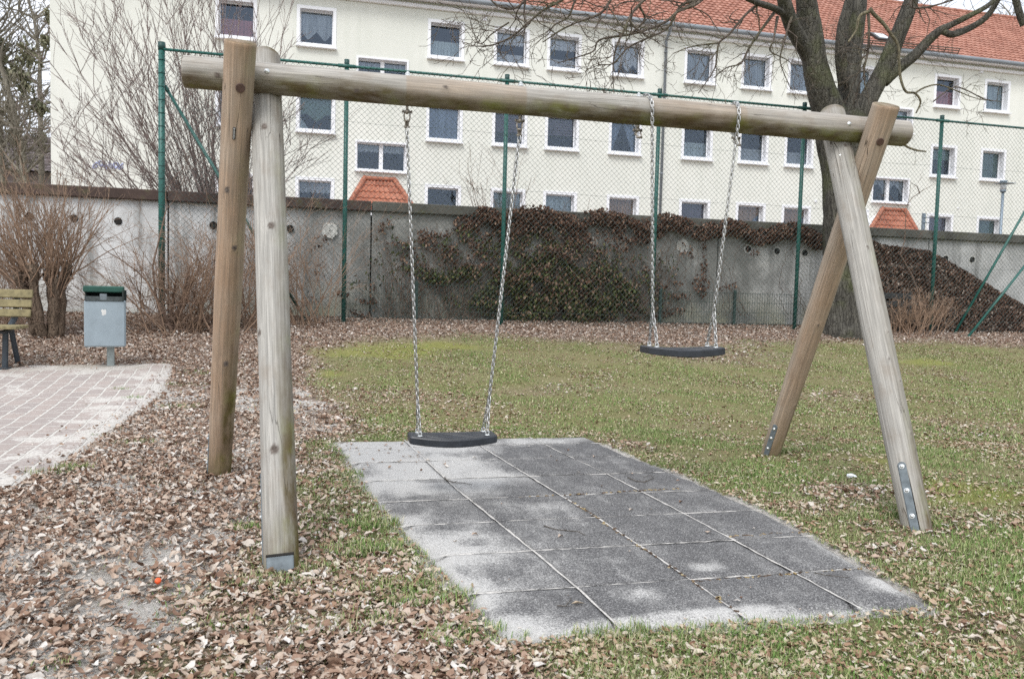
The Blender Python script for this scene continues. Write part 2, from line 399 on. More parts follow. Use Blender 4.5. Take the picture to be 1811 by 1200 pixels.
# paving: red clinker setts under drifted sand
def paving_mat():
    t = NT('sett_paving'); v = t.pos((1, 1, 1), (0, 0, math.radians(-95)))
    nw = t.noise(t.pos(), 5, 5); br = t.n('TexBrick', Vector=t.n('VectorMath', _operation='ADD', i0=v, i1=t.n('CombineXYZ', X=t.math('MULTIPLY', t.math('SUBTRACT', nw, .5), .04), Y=t.math('MULTIPLY', t.math('SUBTRACT', t.noise(v, 4, 3), .5), .04)).outputs[0]).outputs[0],
            _offset=.5, Scale=1.0, Mortar__Size=.011, Mortar__Smooth=.3, Brick__Width=.25, Row__Height=.128, Color1=(.41, .355, .325), Color2=(.36, .32, .30), Mortar=(.54, .50, .45))
    n2 = t.noise(t.pos(), 60, 5); n1 = t.noise(t.pos(), 3.0, 6, .65); 
    c = t.mix(t.ramp(n2, [(.35, .35), (.6, 0.0)]), br.outputs[0], (.22, .17, .15))
    at = t.n('Attribute', _attribute_name='mask'); sp = t.n('SeparateColor', Color=at.outputs[0])
    f = t.math('ADD', t.math('MULTIPLY', sp.outputs[0], .8), t.math('MULTIPLY', n1, 1.15)); f = t.math('ADD', f, t.math('MULTIPLY', n2, .45))
    f = t.math('ADD', f, t.math('MULTIPLY', br.outputs['Fac'], .35))
    c = t.mix(t.ramp(f, [(.90, 0.0), (1.22, .88)]), c, t.ramp(n2, [(.3, (.45, .42, .38)), (.7, (.66, .64, .60))]))
    c = t.mix(t.math('MULTIPLY', sp.outputs[1], t.ramp(n1, [(.45, .1), (.6, .7)])), c, (.23, .19, .14))
    t.bump(t.math('SUBTRACT', n2, t.math('MULTIPLY', br.outputs['Fac'], 1.2)), .006)
    return t.P(Base__Color=c, Roughness=.93, Specular__IOR__Level=.15)
px_, py_ = np.meshgrid(np.arange(-9, -.9, .06), np.arange(3.2, 11.3, .06)); PP = np.stack([px_.ravel(), py_.ravel()], 1)
ds = sdist(PP, PAV)+.04*vn(PP, 9); zz = gzv(PP)+.012-.055*smooth(.0, -.06, ds)+.004*vn(PP, 5)
idx = np.arange(len(PP)).reshape(px_.shape); Q = np.stack([idx[:-1, :-1].ravel(), idx[:-1, 1:].ravel(), idx[1:, 1:].ravel(), idx[1:, :-1].ravel()], 1)
keep = ds[Q].max(1) > -.12; Q = Q[keep]
us, inv = np.unique(Q, return_inverse=True); Q = inv.reshape(Q.shape)
m0 = np.stack([.24*smooth(.9, .0, ds)+.16*smooth(.10, 0, ds)+.24*vn(PP, 2.2)+.12*vn(PP, 8), smooth(.8, 0, ds)*smooth(8.5, 9.5, PP[:, 1]), ds*0, ds*0+1], 1)
pv_o = npmesh('paving', np.column_stack([PP, zz])[us], Q, paving_mat(), None, {'mask': m0[us].clip(0, 1)}); tag(pv_o, kind='structure')

# ------------------------------------------------------------------ rubber mat
def rubber_tile_mat():
    t = NT('rubber_granulate'); v = t.pos(); n = t.n('TexVoronoi', Vector=v, Scale=300).outputs['Color']; f = t.n('SeparateColor', Color=n).outputs[0]
    c = t.ramp(f, [(0, (.07, .069, .07)), (.5, (.125, .123, .125)), (.86, (.20, .198, .197)), (1, (.40, .395, .39))])
    n1 = t.noise(v, 5.5, 6, .68, .5); n2 = t.noise(t.pos((1, .22, 1), (0, 0, math.radians(-28))), 9, 5, .6); n3 = t.noise(v, 150, 4, .75)
    at = t.n('Attribute', _attribute_name='mask'); sp = t.n('SeparateColor', Color=at.outputs[0])
    fs = t.math('ADD', sp.outputs[0], t.math('ADD', t.math('MULTIPLY', t.math('SUBTRACT', n1, .47), 1.3), t.math('ADD', t.math('MULTIPLY', t.math('SUBTRACT', n2, .5), 1.0), t.math('MULTIPLY', t.math('SUBTRACT', n3, .5), 2.2))))
    sc_ = t.ramp(n3, [(.3, (.42, .41, .39)), (.65, (.62, .61, .59))])
    c = t.mix(t.ramp(fs, [(.0, .0), (.22, .14), (.5, .5), (.80, .95)]), c, sc_)
    t.bump(t.math('ADD', f, n3), .003)
    return t.P(Base__Color=c, Roughness=.9, Specular__IOR__Level=.2)
M['rtile'] = rubber_tile_mat(); M['joint'] = simple('joint_sand', (.50, .48, .45), .95, 0, .3, 60)
def sandf(P):                              # drifted sand on the mat, shapes read from the photograph
    s = np.zeros(len(P)); w = vn(P, 7)
    for (px, py, a, b, v) in [(650, 800, .42, .55, 1.0), (750, 830, .40, .42, 1.0), (830, 850, .36, .30, .85), (690, 860, .28, .26, .95), (620, 790, .4, .35, 1.1), (780, 790, .5, .28, 1.0), (930, 785, .5, .16, .75), (740, 870, .25, .16, .55),
                              (790, 975, .24, .22, .85), (720, 930, .12, .14, .6), (840, 990, .15, .12, .6), (840, 1060, .16, .2, .9), (890, 1120, .2, .14, .95), (1100, 1112, .22, .05, .85), (980, 1140, .3, .05, .9), (1250, 1008, .07, .05, .75), (1260, 1090, .35, .035, .7), (1130, 1060, .1, .07, .5), (1590, 1045, .16, .11, .95), (950, 905, .25, .15, .35), (1480, 985, .1, .2, .5), (1120, 790, .3, .1, .4)]:
        c = ong(px, py); d = np.hypot((P[:, 0]-c.x)/a, (P[:, 1]-c.y)/b); s = np.maximum(s, v*smooth(1.5, .1, d+.25*w))
    s = np.maximum(s, .75*smooth(.07, .0, sdist(P, MATP)+.03*w)); s = s+.20*smooth(1.15, .45, P[:, 0]-.06*(3.5-P[:, 1]))*smooth(2.3, 3.0, P[:, 1])
    for (px, py, a, b) in [(760, 855, .13, .05), (720, 900, .2, .13), (800, 900, .15, .1), (840, 965, .09, .07)]:
        c = ong(px, py); d = np.hypot((P[:, 0]-c.x)/a, (P[:, 1]-c.y)/b); s = s*(1-.6*smooth(1.2, .3, d+.2*w))
    return s
mat_t = thing('rubber_mat', (1.2, 3.8, 0), 'grey square-tiled rubber safety mat with sand drifted over it, below the swings', 'mat')
jb = MB(); NB = 18
for k in range(4):
    for r in range(len(MN)-1):
        n0, n1 = MN[r], MN[r+1]; g_ = .005; dz = random.uniform(-.002, .003); ty = random.uniform(-.002, .002)
        n0 += g_; n1 -= g_; vs = []
        for j in range(NB+1):
            n = lerp(n0, n1, j/NB); a = mu(k, n)+g_; b = mu(k+1, n)-g_
            for i in range(NB+1):
                e = min(i, NB-i, j, NB-j)
                vs.append((lerp(a, b, i/NB), n, .016+dz+ty*(i/NB)-(.004 if e == 0 else 0)))
        P = np.array(vs)[:, :2]; i_ = np.arange((NB+1)**2).reshape(NB+1, NB+1)
        if k in (0, 3) or r in (0, len(MN)-2):      # outer edge frays under sand and turf
            dd = sdist(P, MATP); lift = .020*smooth(.05, 0, dd+.02*vn(P, 18)+.012*vn(P, 40)-.012); vs = [(x, y, z-l) for (x, y, z), l in zip(vs, lift)]
        Qt = np.stack([i_[:-1, :-1].ravel(), i_[:-1, 1:].ravel(), i_[1:, 1:].ravel(), i_[1:, :-1].ravel()], 1)
        # skirt
        ring = list(i_[0, :])+list(i_[1:, -1])+list(i_[-1, :-1][::-1])+list(i_[1:-1, 0][::-1])
        b0 = len(vs); vs += [(vs[q][0], vs[q][1], -.03) for q in ring]; L = len(ring)
        Qt = np.concatenate([Qt, np.array([(ring[(q+1) % L], ring[q], b0+q, b0+(q+1) % L) for q in range(L)])])
        ms_ = sandf(np.array(vs)[:, :2]); npmesh('tile', vs, Qt, M['rtile'], mat_t, {'mask': np.stack([ms_, ms_, ms_, ms_*0+1], 1)})
for k in range(1, 4): 
    ns = np.linspace(MN[0], MN[-1], 60)
    vs = []; 
    for n in ns: vs += [(mu(k, n)-.003-random.random()*.004, n, .0138+random.uniform(-.0025, .001)), (mu(k, n)+.003+random.random()*.003, n, .0138+random.uniform(-.0025, .001))]
    jb.add(vs, [(2*i, 2*i+1, 2*i+3, 2*i+2) for i in range(59)])
for n in MN[1:-1]:
    vs = []
    us_ = np.linspace(mu(0, n), mu(4, n), 50)
    for u in us_: vs += [(u, n-.002-random.random()*.004, .0133+random.uniform(-.003, .001)), (u, n+.002+random.random()*.003, .0133+random.uniform(-.003, .001))]
    jb.add(vs, [(2*i, 2*i+2, 2*i+3, 2*i+1) for i in range(49)])
jb.obj('sand_joint', M['joint'], mat_t)

db = MB()
for (pa, pb, cnt) in (((994, 880), (1306, 1090), 85), ((1170, 1040), (1540, 1010), 50), ((1289, 954), (1430, 945), 30), ((850, 888), (1200, 868), 60)):
    A_, B_ = ong(*pa), ong(*pb)
    for q in range(cnt):
        p = A_.lerp(B_, random.random())+Vector((random.gauss(0, .006), random.gauss(0, .006), .015)); r = random.uniform(.003, .010)
        a = random.uniform(0, 6.28); db.box(p, (r*2, r, .004), Matrix.Rotation(a, 3, 'Z'))
M['debris'] = leaf_mat('seam_debris', [(0, (.05, .035, .025)), (.5, (.16, .11, .075)), (.8, (.36, .27, .13)), (1, (.5, .42, .25))])
o = db.obj('seam_debris', M['debris'], mat_t); o['kind'] = 'stuff'
# ------------------------------------------------------------------ litter and grass
def rotm(yaw, tilt, spin):
    cy, sy, ct, st, cs, ss = np.cos(yaw), np.sin(yaw), np.cos(tilt), np.sin(tilt), np.cos(spin), np.sin(spin)
    z = np.zeros_like(yaw); o = z+1
    A = np.stack([np.stack([cy, -sy, z], -1), np.stack([sy, cy, z], -1), np.stack([z, z, o], -1)], 1)
    B = np.stack([np.stack([o, z, z], -1), np.stack([z, ct, -st], -1), np.stack([z, st, ct], -1)], 1)
    C = np.stack([np.stack([cs, z, ss], -1), np.stack([z, o, z], -1), np.stack([-ss, z, cs], -1)], 1)
    return A @ B @ C
def leaf_templates(k, detail=True, w0=.28):
    out = []
    for i in range(k):
        w = w0*random.uniform(.7, 1.35); fold = random.uniform(-.3, 1.6); curl = random.uniform(-1.0, 1.8); tw = random.uniform(-1.4, 1.4)
        ys = [0, .2, .42, .66, .86, 1.0] if detail else [0, .4, .75, 1.0]
        V = []; T = []
        m = len(ys); mid = list(range(m))
        V = [[0, y-.5, 0] for y in ys]
        for sgn in (-1, 1):
            side = []
            for j in range(1, m-1):
                yy = ys[j]; ww = w*math.sin(PI*min(1, yy*.95+.05))**.7*random.uniform(.55, 1.35)
                side.append(len(V)); V.append([sgn*ww, yy-.5+random.uniform(-.07, .1), 0])
            ch = [0]+side+[m-1]
            for j in range(m-1):
                a, b, c, d = mid[j], mid[j+1], ch[j+1], ch[j]
                if d == a: T.append((a, b, c) if sgn < 0 else (a, c, b))
                elif c == b: T.append((a, b, d) if sgn < 0 else (a, d, b))
                else: T += [(a, b, c), (a, c, d)] if sgn < 0 else [(a, c, b), (a, d, c)]
        V = np.array(V, float); x, y = V[:, 0].copy(), V[:, 1].copy()
        V[:, 2] = fold*np.abs(x)+curl*(y**2)*.9+tw*x*y+np.array([random.uniform(-.03, .03) for _ in V])
        V[:, 2] -= V[:, 2].mean(); out.append((V, np.array(T)))
    return out
def scatter(name, temps, pos, R, S, mat, parent=None):
    n = len(pos); which = RNG.integers(0, len(temps), n); VV = []; TT = []; b = 0
    for k, (V, T) in enumerate(temps):
        m = which == k; c = int(m.sum())
        if not c: continue
        W = np.einsum('nij,kj->nki', R[m], V)*S[m][:, None, None]+pos[m][:, None, :]
        VV.append(W.reshape(-1, 3)); TT.append((T[None]+(np.arange(c)*len(V))[:, None, None]).reshape(-1, 3)+b); b += c*len(V)
    return npmesh(name, np.concatenate(VV), np.concatenate(TT), mat, parent)
def visible_samples(n, n0=1.5, n1=13.0, power=1.0):
    v = (n0**power+(n1**power-n0**power)*RNG.random(n))**(1/power)
    # camera-space wedge with a margin for a step to the side
    lat = RNG.uniform(-.80, .86, n)*v
    cy, sy = math.cos(YAW), math.sin(YAW)
    # lat is sideways of the view axis
    return np.stack([lat*cy+v*sy, -lat*sy+v*cy], 1)
brown = [(0, (.14, .082, .056)), (.12, (.25, .155, .108)), (.32, (.36, .25, .185)), (.52, (.45, .345, .27)), (.70, (.52, .435, .36)), (.86, (.58, .525, .465)), (1, (.68, .65, .61))]
M['litter'] = leaf_mat('dead_leaves', brown)
M['litter2'] = leaf_mat('straw_leaves', [(0, (.20, .11, .07)), (.2, (.34, .22, .145)), (.45, (.44, .34, .24)), (.75, (.52, .45, .34)), (1, (.62, .57, .49))])
T_hi = leaf_templates(16, True, .21); T_lo = leaf_templates(8, False, .27)
def place_leaves(name, N, keepf, smin, smax, zt, mat, temps, n0, n1, power, label, tilt=.55):
    P = visible_samples(N, n0, n1, power); lf_, sd_, ms_, dm_, dp_ = masks(P)
    pr = keepf(P, lf_, sd_, ms_, dm_, dp_); k = RNG.random(N) < pr; P = P[k]; n = len(P); lfk = lf_[k]; lift = .014*(dp_[k] > 0)+.017*(dm_[k] > 0)
    S = smin+(smax-smin)*RNG.random(n)**(2.4 if N > 250000 and n1 < 7 else 1.6)
    z = gzv(P)+lift+.006+RNG.random(n)**1.5*zt*(.25+.75*lfk)+S*.06
    R = rotm(RNG.uniform(0, 6.28, n), RNG.normal(0, tilt, n)*(.4+.6*lfk), RNG.normal(0, tilt, n)*(.4+.6*lfk))
    o = scatter(name, temps, np.column_stack([P, z]), R, S, mat)
    print(name, n); return tag(o, label, 'leaves', None, 'stuff')
def kp_litter(P, l, s, m, dm, dp):
    k = l**1.3*(.80-.45*smooth(.25, .9, s)*(P[:, 1] < 9))*(P[:, 1] < 13.15); k = k*np.where(P[:, 1] < 8.5, (.78+.20*vn(P, 3.3)+.34*vn(P, 10)+.25*vn(P, 23)).clip(.2, 1), 1); k[dm > -.03] = 0; k[dp > -.02] *= .0; return k
def kp_grass(P, l, s, m, dm, dp):
    c = .30+.34*vn(P, 2.6)+.30*vn(P, 7)-.08*smooth(.5, 2.5, P[:, 0])*(P[:, 1] > 3.2); k = (1-l)*c.clip(.05, 1)*(1-.5*m); k[dm > -.01] = 0; k[dp > 0] = 0; return k
def kp_stray(P, l, s, m, dm, dp):
    k = np.where(dp > -.05, .55*smooth(.22, .0, dp+.08*vn(P, 6))+.07*smooth(.9, .0, dp)+.006, 0.0); k = np.maximum(k, np.where(dm > -.03, .010+.45*smooth(.04, -.02, dm)+.22*smooth(4.2, 4.9, P[:, 1])*smooth(1.0, .4, P[:, 0]), 0)); return k
place_leaves('leaf_litter', 330000, kp_litter, .010, .054, .016, M['litter'], T_hi, 1.4, 6.4, 1.35, 'thick brown leaf litter covering the ground at the left and near the paving', .42)
place_leaves('leaf_litter', 260000, kp_litter, .022, .055, .03, M['litter'], T_lo, 6.2, 17.0, 1.5, 'band of brown fallen leaves along the foot of the fence', .42)
place_leaves('leaf_litter', 150000, kp_grass, .010, .042, .014, M['litter2'], T_hi, 1.4, 6.0, 1.45, 'pale straw-coloured leaves scattered through the near lawn', .5)
place_leaves('leaf_litter', 190000, kp_grass, .016, .038, .010, M['litter2'], T_lo, 5.8, 14.5, 1.6, 'small dry leaves scattered through the far lawn', .45)
place_leaves('leaf_litter', 60000, kp_stray, .007, .036, .006, M['litter'], T_lo, 1.4, 11.3, 1.4, 'stray leaf crumbs lying on the paving and the rubber mat', .3)

def grass():
    t = NT('grass_blades'); r = t.isl(); n3 = t.noise(t.pos(), 1.6, 3)
    a = t.ramp(r, [(0, (.07, .14, .035)), (.32, (.125, .225, .055)), (.60, (.19, .29, .08)), (.82, (.34, .36, .16)), (1, (.56, .52, .34))])
    b = t.ramp(r, [(0, (.10, .16, .05)), (.4, (.19, .25, .08)), (.7, (.36, .35, .19)), (1, (.58, .51, .36))])
    c = t.mix(t.ramp(n3, [(.42, 0.0), (.62, .75)]), a, b)
    return t.P(Base__Color=c, Roughness=.7, Specular__IOR__Level=.2)
M['grass'] = grass()
def mossm():
    t = NT('moss_grass'); a = t.ramp(t.isl(), [(0, (.14, .17, .035)), (.5, (.26, .29, .06)), (1, (.46, .42, .18))]); return t.P(Base__Color=a, Roughness=.8)
M['moss'] = mossm()
def blades(name, N, n0, n1, power, w, h0, h1, label, moss=False, clump=None):
    P = visible_samples(N, n0, n1, power) if clump is None else clump
    N = len(P)
    l, s, m, dm, dp = masks(P); tuft = vn(P, 5)
    if moss: k = RNG.random(N) < m**1.5*(.35+.5*vn(P, 11)).clip(0, 1)
    elif clump is None: k = RNG.random(N) < np.maximum((1-l*.96)*(1-.5*smooth(.4, 1, s))*(1-m*.7)*(.62+.62*tuft+.3*vn(P, 1.3)).clip(.08, 1), 0)*(dm < .004)*(dp < -.02)
    else: k = (dm < .03)
    P = P[k]; n = len(P); tf = tuft[k]
    yaw = RNG.uniform(0, 6.28, n); lean = np.abs(RNG.normal(.95, .35, n)).clip(.1, 1.35); H = RNG.uniform(h0, h1, n)*(1+.35*tf)
    if clump is not None: lean = lean*.75
    W = RNG.uniform(.6, 1.2, n)*w
    d = np.stack([np.cos(yaw), np.sin(yaw)], 1); sd_ = np.stack([-d[:, 1], d[:, 0]], 1)
    base = np.column_stack([P, gzv(P)+.002]); V = np.zeros((n, 5, 3))
    V[:, 0] = base; V[:, 0, :2] += sd_*W[:, None]; V[:, 1] = base; V[:, 1, :2] -= sd_*W[:, None]
    h1_ = H*.55; o1 = h1_*np.sin(lean*.6); z1 = h1_*np.cos(lean*.6)
    for j, sg in ((2, 1), (3, -1)):
        V[:, j] = base; V[:, j, :2] += d*o1[:, None]+sd_*W[:, None]*.7*sg; V[:, j, 2] += z1
    o2 = o1+H*.45*np.sin(lean*1.3); z2 = z1+H*.45*np.cos(np.minimum(lean*1.3, 1.5)); V[:, 4] = base; V[:, 4, :2] += d*o2[:, None]; V[:, 4, 2] += z2
    T = np.array([(0, 1, 3), (0, 3, 2), (2, 3, 4)]); T = (T[None]+(np.arange(n)*5)[:, None, None]).reshape(-1, 3)
    print(name, n)
    return tag(npmesh(name, V.reshape(-1, 3), T, M['moss'] if moss else M['grass']), label, 'grass', None, 'stuff')
blades('grass', 420000, 1.4, 6.2, 1.35, .0014, .012, .034, 'short yellow-green lawn grass around the rubber mat')
blades('grass', 300000, 6.0, 14.5, 1.5, .003, .014, .034, 'patchy lawn grass beyond the swing')
blades('grass', 120000, 1.4, 11.5, 1.5, .003, .008, .022, 'bright yellow-green moss patch in the lawn', moss=True)
cl = []
for (px, py, r, k) in [(430, 935, .05, 260), (390, 815, .06, 160), (1375, 800, .07, 260), (1605, 915, .07, 260), (1590, 900, .08, 200), (470, 1030, .10, 300), (1640, 930, .06, 120), (640, 975, .12, 500), (620, 840, .12, 400), (580, 810, .10, 300), (700, 1040, .1, 300), (130, 830, .08, 200), (230, 785, .12, 260), (320, 720, .14, 260), (360, 660, .2, 260), (215, 690, .06, 70), (235, 705, .07, 90), (180, 770, .05, 40), (1080, 1120, .1, 250), (90, 838, .1, 180), (330, 680, .15, 200), (560, 1010, .06, 150), (600, 1110, .12, 300), (400, 1110, .08, 130), (100, 1180, .05, 60), (660, 930, .1, 300), (760, 1060, .12, 400), (840, 1130, .12, 400), (480, 1000, .04, 100), (1400, 798, .05, 100)]:
    c = ong(px, py); a = RNG.uniform(0, 6.28, k); q = r*np.sqrt(RNG.random(k)); cl.append(np.stack([c.x+q*np.cos(a)*1.4, c.y+q*np.sin(a)*.7], 1))
blades('grass', 0, 0, 0, 1, .0018, .02, .048, 'taller grass tufts round the swing feet and path edges', clump=np.concatenate(cl))

# ------------------------------------------------------------------ swing frame
LR = .072; NBm = 3.92
def logmesh(name, p0, p1, r0, r1, mat, parent, feat, top=.012, bot=.012, flat0=None, dome=0, nseg=230, n=72, knots=()):
    p0, p1 = Vector(p0), Vector(p1); ax = p1-p0; L = ax.length; z = ax.normalized()
    ref = Vector((0, -1, 0)) if abs(z.y) < .9 else Vector((1, 0, 0)); x = (ref-z*ref.dot(z)).normalized(); y = z.cross(x)
    Mx = Matrix((x, y, z)).transposed().to_4x4(); Mx.translation = p0
    ts = [0, 0]+[bot/L*.5]+list(np.linspace(bot/L, 1-top/L, nseg))+[1-top/L*.4]+[1, 1]
    rs = [.0, .93, .97]+[1.0]*nseg+[.975]+[.94, 0]
    if dome:
        ts = ts[:-3]+[1, 1+dome/L*.55, 1+dome/L*.85, 1+dome/L]; rs = rs[:-3]+[.97, .8, .5, 0]
    seed = random.uniform(0, 50); V = []
    for t, rr in zip(ts, rs):
        r = lerp(r0, r1, min(max(t, 0), 1))*(1+.012*math.sin(t*9+seed)+.008*math.sin(t*23+seed*2))
        for k in range(n):
            a = 2*PI*k/n; q = r*rr*(1+.012*math.sin(2*a+seed+t*2)+.006*math.sin(5*a+seed*3+t*4))
            X_ = q*math.cos(a); Y_ = q*math.sin(a)
            if flat0 is not None:
                fa, fd, tz = flat0
                if t < tz:
                    dcut = X_*math.cos(fa)+Y_*math.sin(fa)
                    if dcut > fd: X_ -= (dcut-fd)*math.cos(fa); Y_ -= (dcut-fd)*math.sin(fa)
            V.append((X_, Y_, t*L))
    m = len(ts); me = bpy.data.meshes.new(name)
    Fc = [(i*n+k, i*n+(k+1) % n, (i+1)*n+(k+1) % n, (i+1)*n+k) for i in range(m-1) for k in range(n)]
    V = np.array(V); W = V @ np.array(Mx.to_3x3()).T+np.array(p0)
    nl = V.copy(); nl[:, 2] = 0; nl /= np.maximum(np.linalg.norm(nl, axis=1), 1e-6)[:, None]; nw = nl @ np.array(Mx.to_3x3()).T
    f = np.array(feat(V, W, nw, L), float).T
    for (kt, ka, kr) in knots:              # knots bulge a little
        kc = np.array([math.cos(ka)*r0, math.sin(ka)*r0, kt*L]); d = np.linalg.norm((V-kc)*np.array([1, 1, .75]), axis=1)
        f[:, 0] = np.maximum(f[:, 0], smooth(kr*1.08, kr*.8, d)); V += nl*(.004*np.exp(-(d/(kr*2.2))**2))[:, None]
    me.from_pydata(V.tolist(), [], Fc); me.update(); me.shade_smooth()
    a = me.attributes.new('feat', 'FLOAT_COLOR', 'POINT'); a.data.foreach_set('color', f.astype(np.float32).ravel())
    o = bpy.data.objects.new(name, me); col.objects.link(o); me.materials.append(mat)
    o.parent = parent; M2 = Mx.copy(); M2.translation = p0-ROOT[parent.name]; o.matrix_local = M2
    o['_L'] = L; del o['_L']
    return o, Mx, L
def childof(o, mb, name, mat, Mx, smooth=False):   # mb in world coordinates, parented to the log o
    inv = Mx.inverted(); me = bpy.data.meshes.new(name); me.from_pydata([inv @ Vector(v) for v in mb.v], [], mb.f); me.update(); me.materials.append(mat)
    c = bpy.data.objects.new(name, me); col.objects.link(c); c.parent = o
    if smooth: me.shade_smooth()
    return c
swf = thing('timber_swing_set', (1.3, NBm, 0), 'weathered round-log timber swing support with two pairs of crossed legs', 'swing set')
bz = 2.04
bl, br_ = atn(325, 130, NBm), atn(1600, 236, NBm)
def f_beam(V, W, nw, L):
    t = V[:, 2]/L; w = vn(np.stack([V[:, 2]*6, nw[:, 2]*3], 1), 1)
    alg = smooth(-.18, .55, -nw[:, 2]+.30*w); u = W[:, 0]  # algae, with coverage raised to paint the beam's darker shaded underside
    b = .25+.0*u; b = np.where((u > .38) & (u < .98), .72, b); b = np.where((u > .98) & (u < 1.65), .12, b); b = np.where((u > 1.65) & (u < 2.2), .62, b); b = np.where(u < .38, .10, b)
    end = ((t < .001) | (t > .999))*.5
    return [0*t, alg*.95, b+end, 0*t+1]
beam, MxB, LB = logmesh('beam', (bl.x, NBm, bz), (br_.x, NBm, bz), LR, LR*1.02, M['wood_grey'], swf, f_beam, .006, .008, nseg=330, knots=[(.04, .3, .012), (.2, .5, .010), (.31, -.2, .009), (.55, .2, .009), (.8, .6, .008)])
def on_log(f, d, r, px, py):                 # first hit of the pixel ray with the log cylinder -> point, normal
    o = CAM; v = ray(px, py).normalized(); w_ = o-f
    a = v-d*v.dot(d); b = w_-d*w_.dot(d); A = a.dot(a); B = 2*a.dot(b); C_ = b.dot(b)-r*r; D = max(B*B-4*A*C_, 0)
    t = (-B-math.sqrt(D))/(2*A); p = o+v*t; q = f+d*(p-f).dot(d); return p, (p-q).normalized()
for px_b, py_b in ((472, 126), (1502, 219)):      # domed carriage bolts in the beam
    p, nn = on_log(Vector((bl.x, NBm, bz)), Vector((1, 0, 0)), LR*1.01, px_b, py_b); b = MB(); b.disc(p-nn*.001, nn, .0125, .004, 18, .006); childof(beam, b, 'bolt_head', M['bolt'], MxB, True)
def leg(pf, pc, nc, ptop, mat, feat, r0, r1, **kw):
    f = ong(*pf); c = atn(pc[0], pc[1], nc); d = (c-f).normalized()
    # extend until the image height of the top is reached
    best = c
    for k in range(200):
        q = c+d*(k*.004); v = R3i @ (q-CAM); y = 600-F*v.y/(-v.z)
        best = q
        if y <= ptop[1]: break
    return logmesh('leg', f-d*.04, best, r0, r1, mat, swf, feat, **kw), f, d
def f_leg(side, base_alg, brown, height=.5, brownside=None):
    sv = Vector(side).normalized()
    def fn(V, W, nw, L):
        w = vn(np.stack([V[:, 2]*5, nw[:, 0]*3], 1), 1); s = nw @ np.array(sv)
        a = smooth(.1, .8, s+.2*w)*(.35+base_alg*smooth(height+.5, .05, V[:, 2]))+.5*base_alg*smooth(.42, .05, V[:, 2]+.1*w)
        b = brown+0*s
        if brownside is not None: b = b+.5*smooth(.2, .8, nw @ np.array(Vector(brownside).normalized())+.2*w)
        topc = smooth(L-.14, L-.02, V[:, 2])*.1
        return [0*s, (a+topc+(V[:, 2] > L-.0005)*.6).clip(0, 1), b.clip(0, 1), 0*s+1]
    return fn
sgn = NBm
(legFL, MFL, L1), fFL, dFL = leg((388, 838), (422, 142), NBm-.125, (425, 74), M['wood_brown'], f_leg((1, -.3, 0), 1.25, .62, .6, (-.3, -1, 0)), .062, .0685, top=.006, knots=[(.72, -.3, .013), (.33, .2, .013), (.60, .4, .012)])
(legNL, MNL, L2), fNL, dNL = leg((498, 1003), (470, 132), NBm+.125, (470, 101), M['wood_grey'], f_leg((1, -.2, 0), .9, .0, .75), .066, .0715, dome=.03, top=.02, knots=[(.195, -.12, .017), (.60, .10, .015), (.81, -.12, .015), (.40, -.9, .013)])
(legNR, MNR, L3), fNR, dNR = leg((1622, 934), (1476, 226), NBm+.125, (1466, 200), M['wood_grey'], f_leg((1, -.6, 0), .5, .04, .3), .067, .0715, dome=.03, top=.02, knots=[(.42, .1, .006), (.31, .3, .006), (.52, .15, .006), (.62, -.1, .007), (.84, .2, .005), (.36, -.3, .005), (.2, .25, .006), (.17, .5, .006), (.885, -.2, .010)])
(legFR, MFR, L4), fFR, dFR = leg((1362, 803), (1552, 232), NBm-.125, (1563, 186), M['wood_brown'], f_leg((1, .1, 0), 1.1, .36, .8, (-.3, -1, 0)), .062, .0715, top=.006, knots=[(.70, 0, .009), (.2, .3, .007), (.45, -.2, .008)])
# plugs over the frame bolts, on the camera side of the two legs in front of the beam
for o, Mx, f, d, px, py in ((legFL, MFL, fFL, dFL, 425, 156), (legFR, MFR, fFR, dFR, 1557, 251)):
    p, nn = on_log(f, d, LR, px, py); b = MB(); b.disc(p-nn*.003, nn, .0205, .005, 24); childof(o, b, 'bolt_plug', M['plug'], Mx)
p, nn = on_log(fFL, dFL, .068, 414, 236); sx = nn.cross(dFL).normalized()
rt = Matrix((sx, nn, dFL)).transposed(); b = MB(); b.bbox(p, (.013, .004, .056), .0015, rt); pl = childof(legFL, b, 'maker_plate', M['plate'], MFL)
b = MB()
for k, (sx_, sz_, oz) in enumerate([(.007, .004, .021), (.003, .005, .014), (.008, .002, .008), (.008, .002, .003), (.008, .002, -.002), (.005, .005, -.009), (.007, .003, -.017), (.003, .003, -.023)]): b.box(p+dFL*oz+nn*.0022, (sx_, .001, sz_), rt)
childof(legFL, b, 'plate_mark', M['white'], MFL)
# screws and nails seen on the pale legs
for (o, Mx, f, d, pts) in ((legNR, MNR, fNR, dNR, [(1486, 274), (1469, 302)]), (legNL, MNL, fNL, dNL, [])):
    for q in pts: 
        p, nn = on_log(f, d, .071, *q); b = MB(); b.disc(p-nn*.002, nn, .005, .003, 10); childof(o, b, 'bolt_head', M['bolt'], Mx)
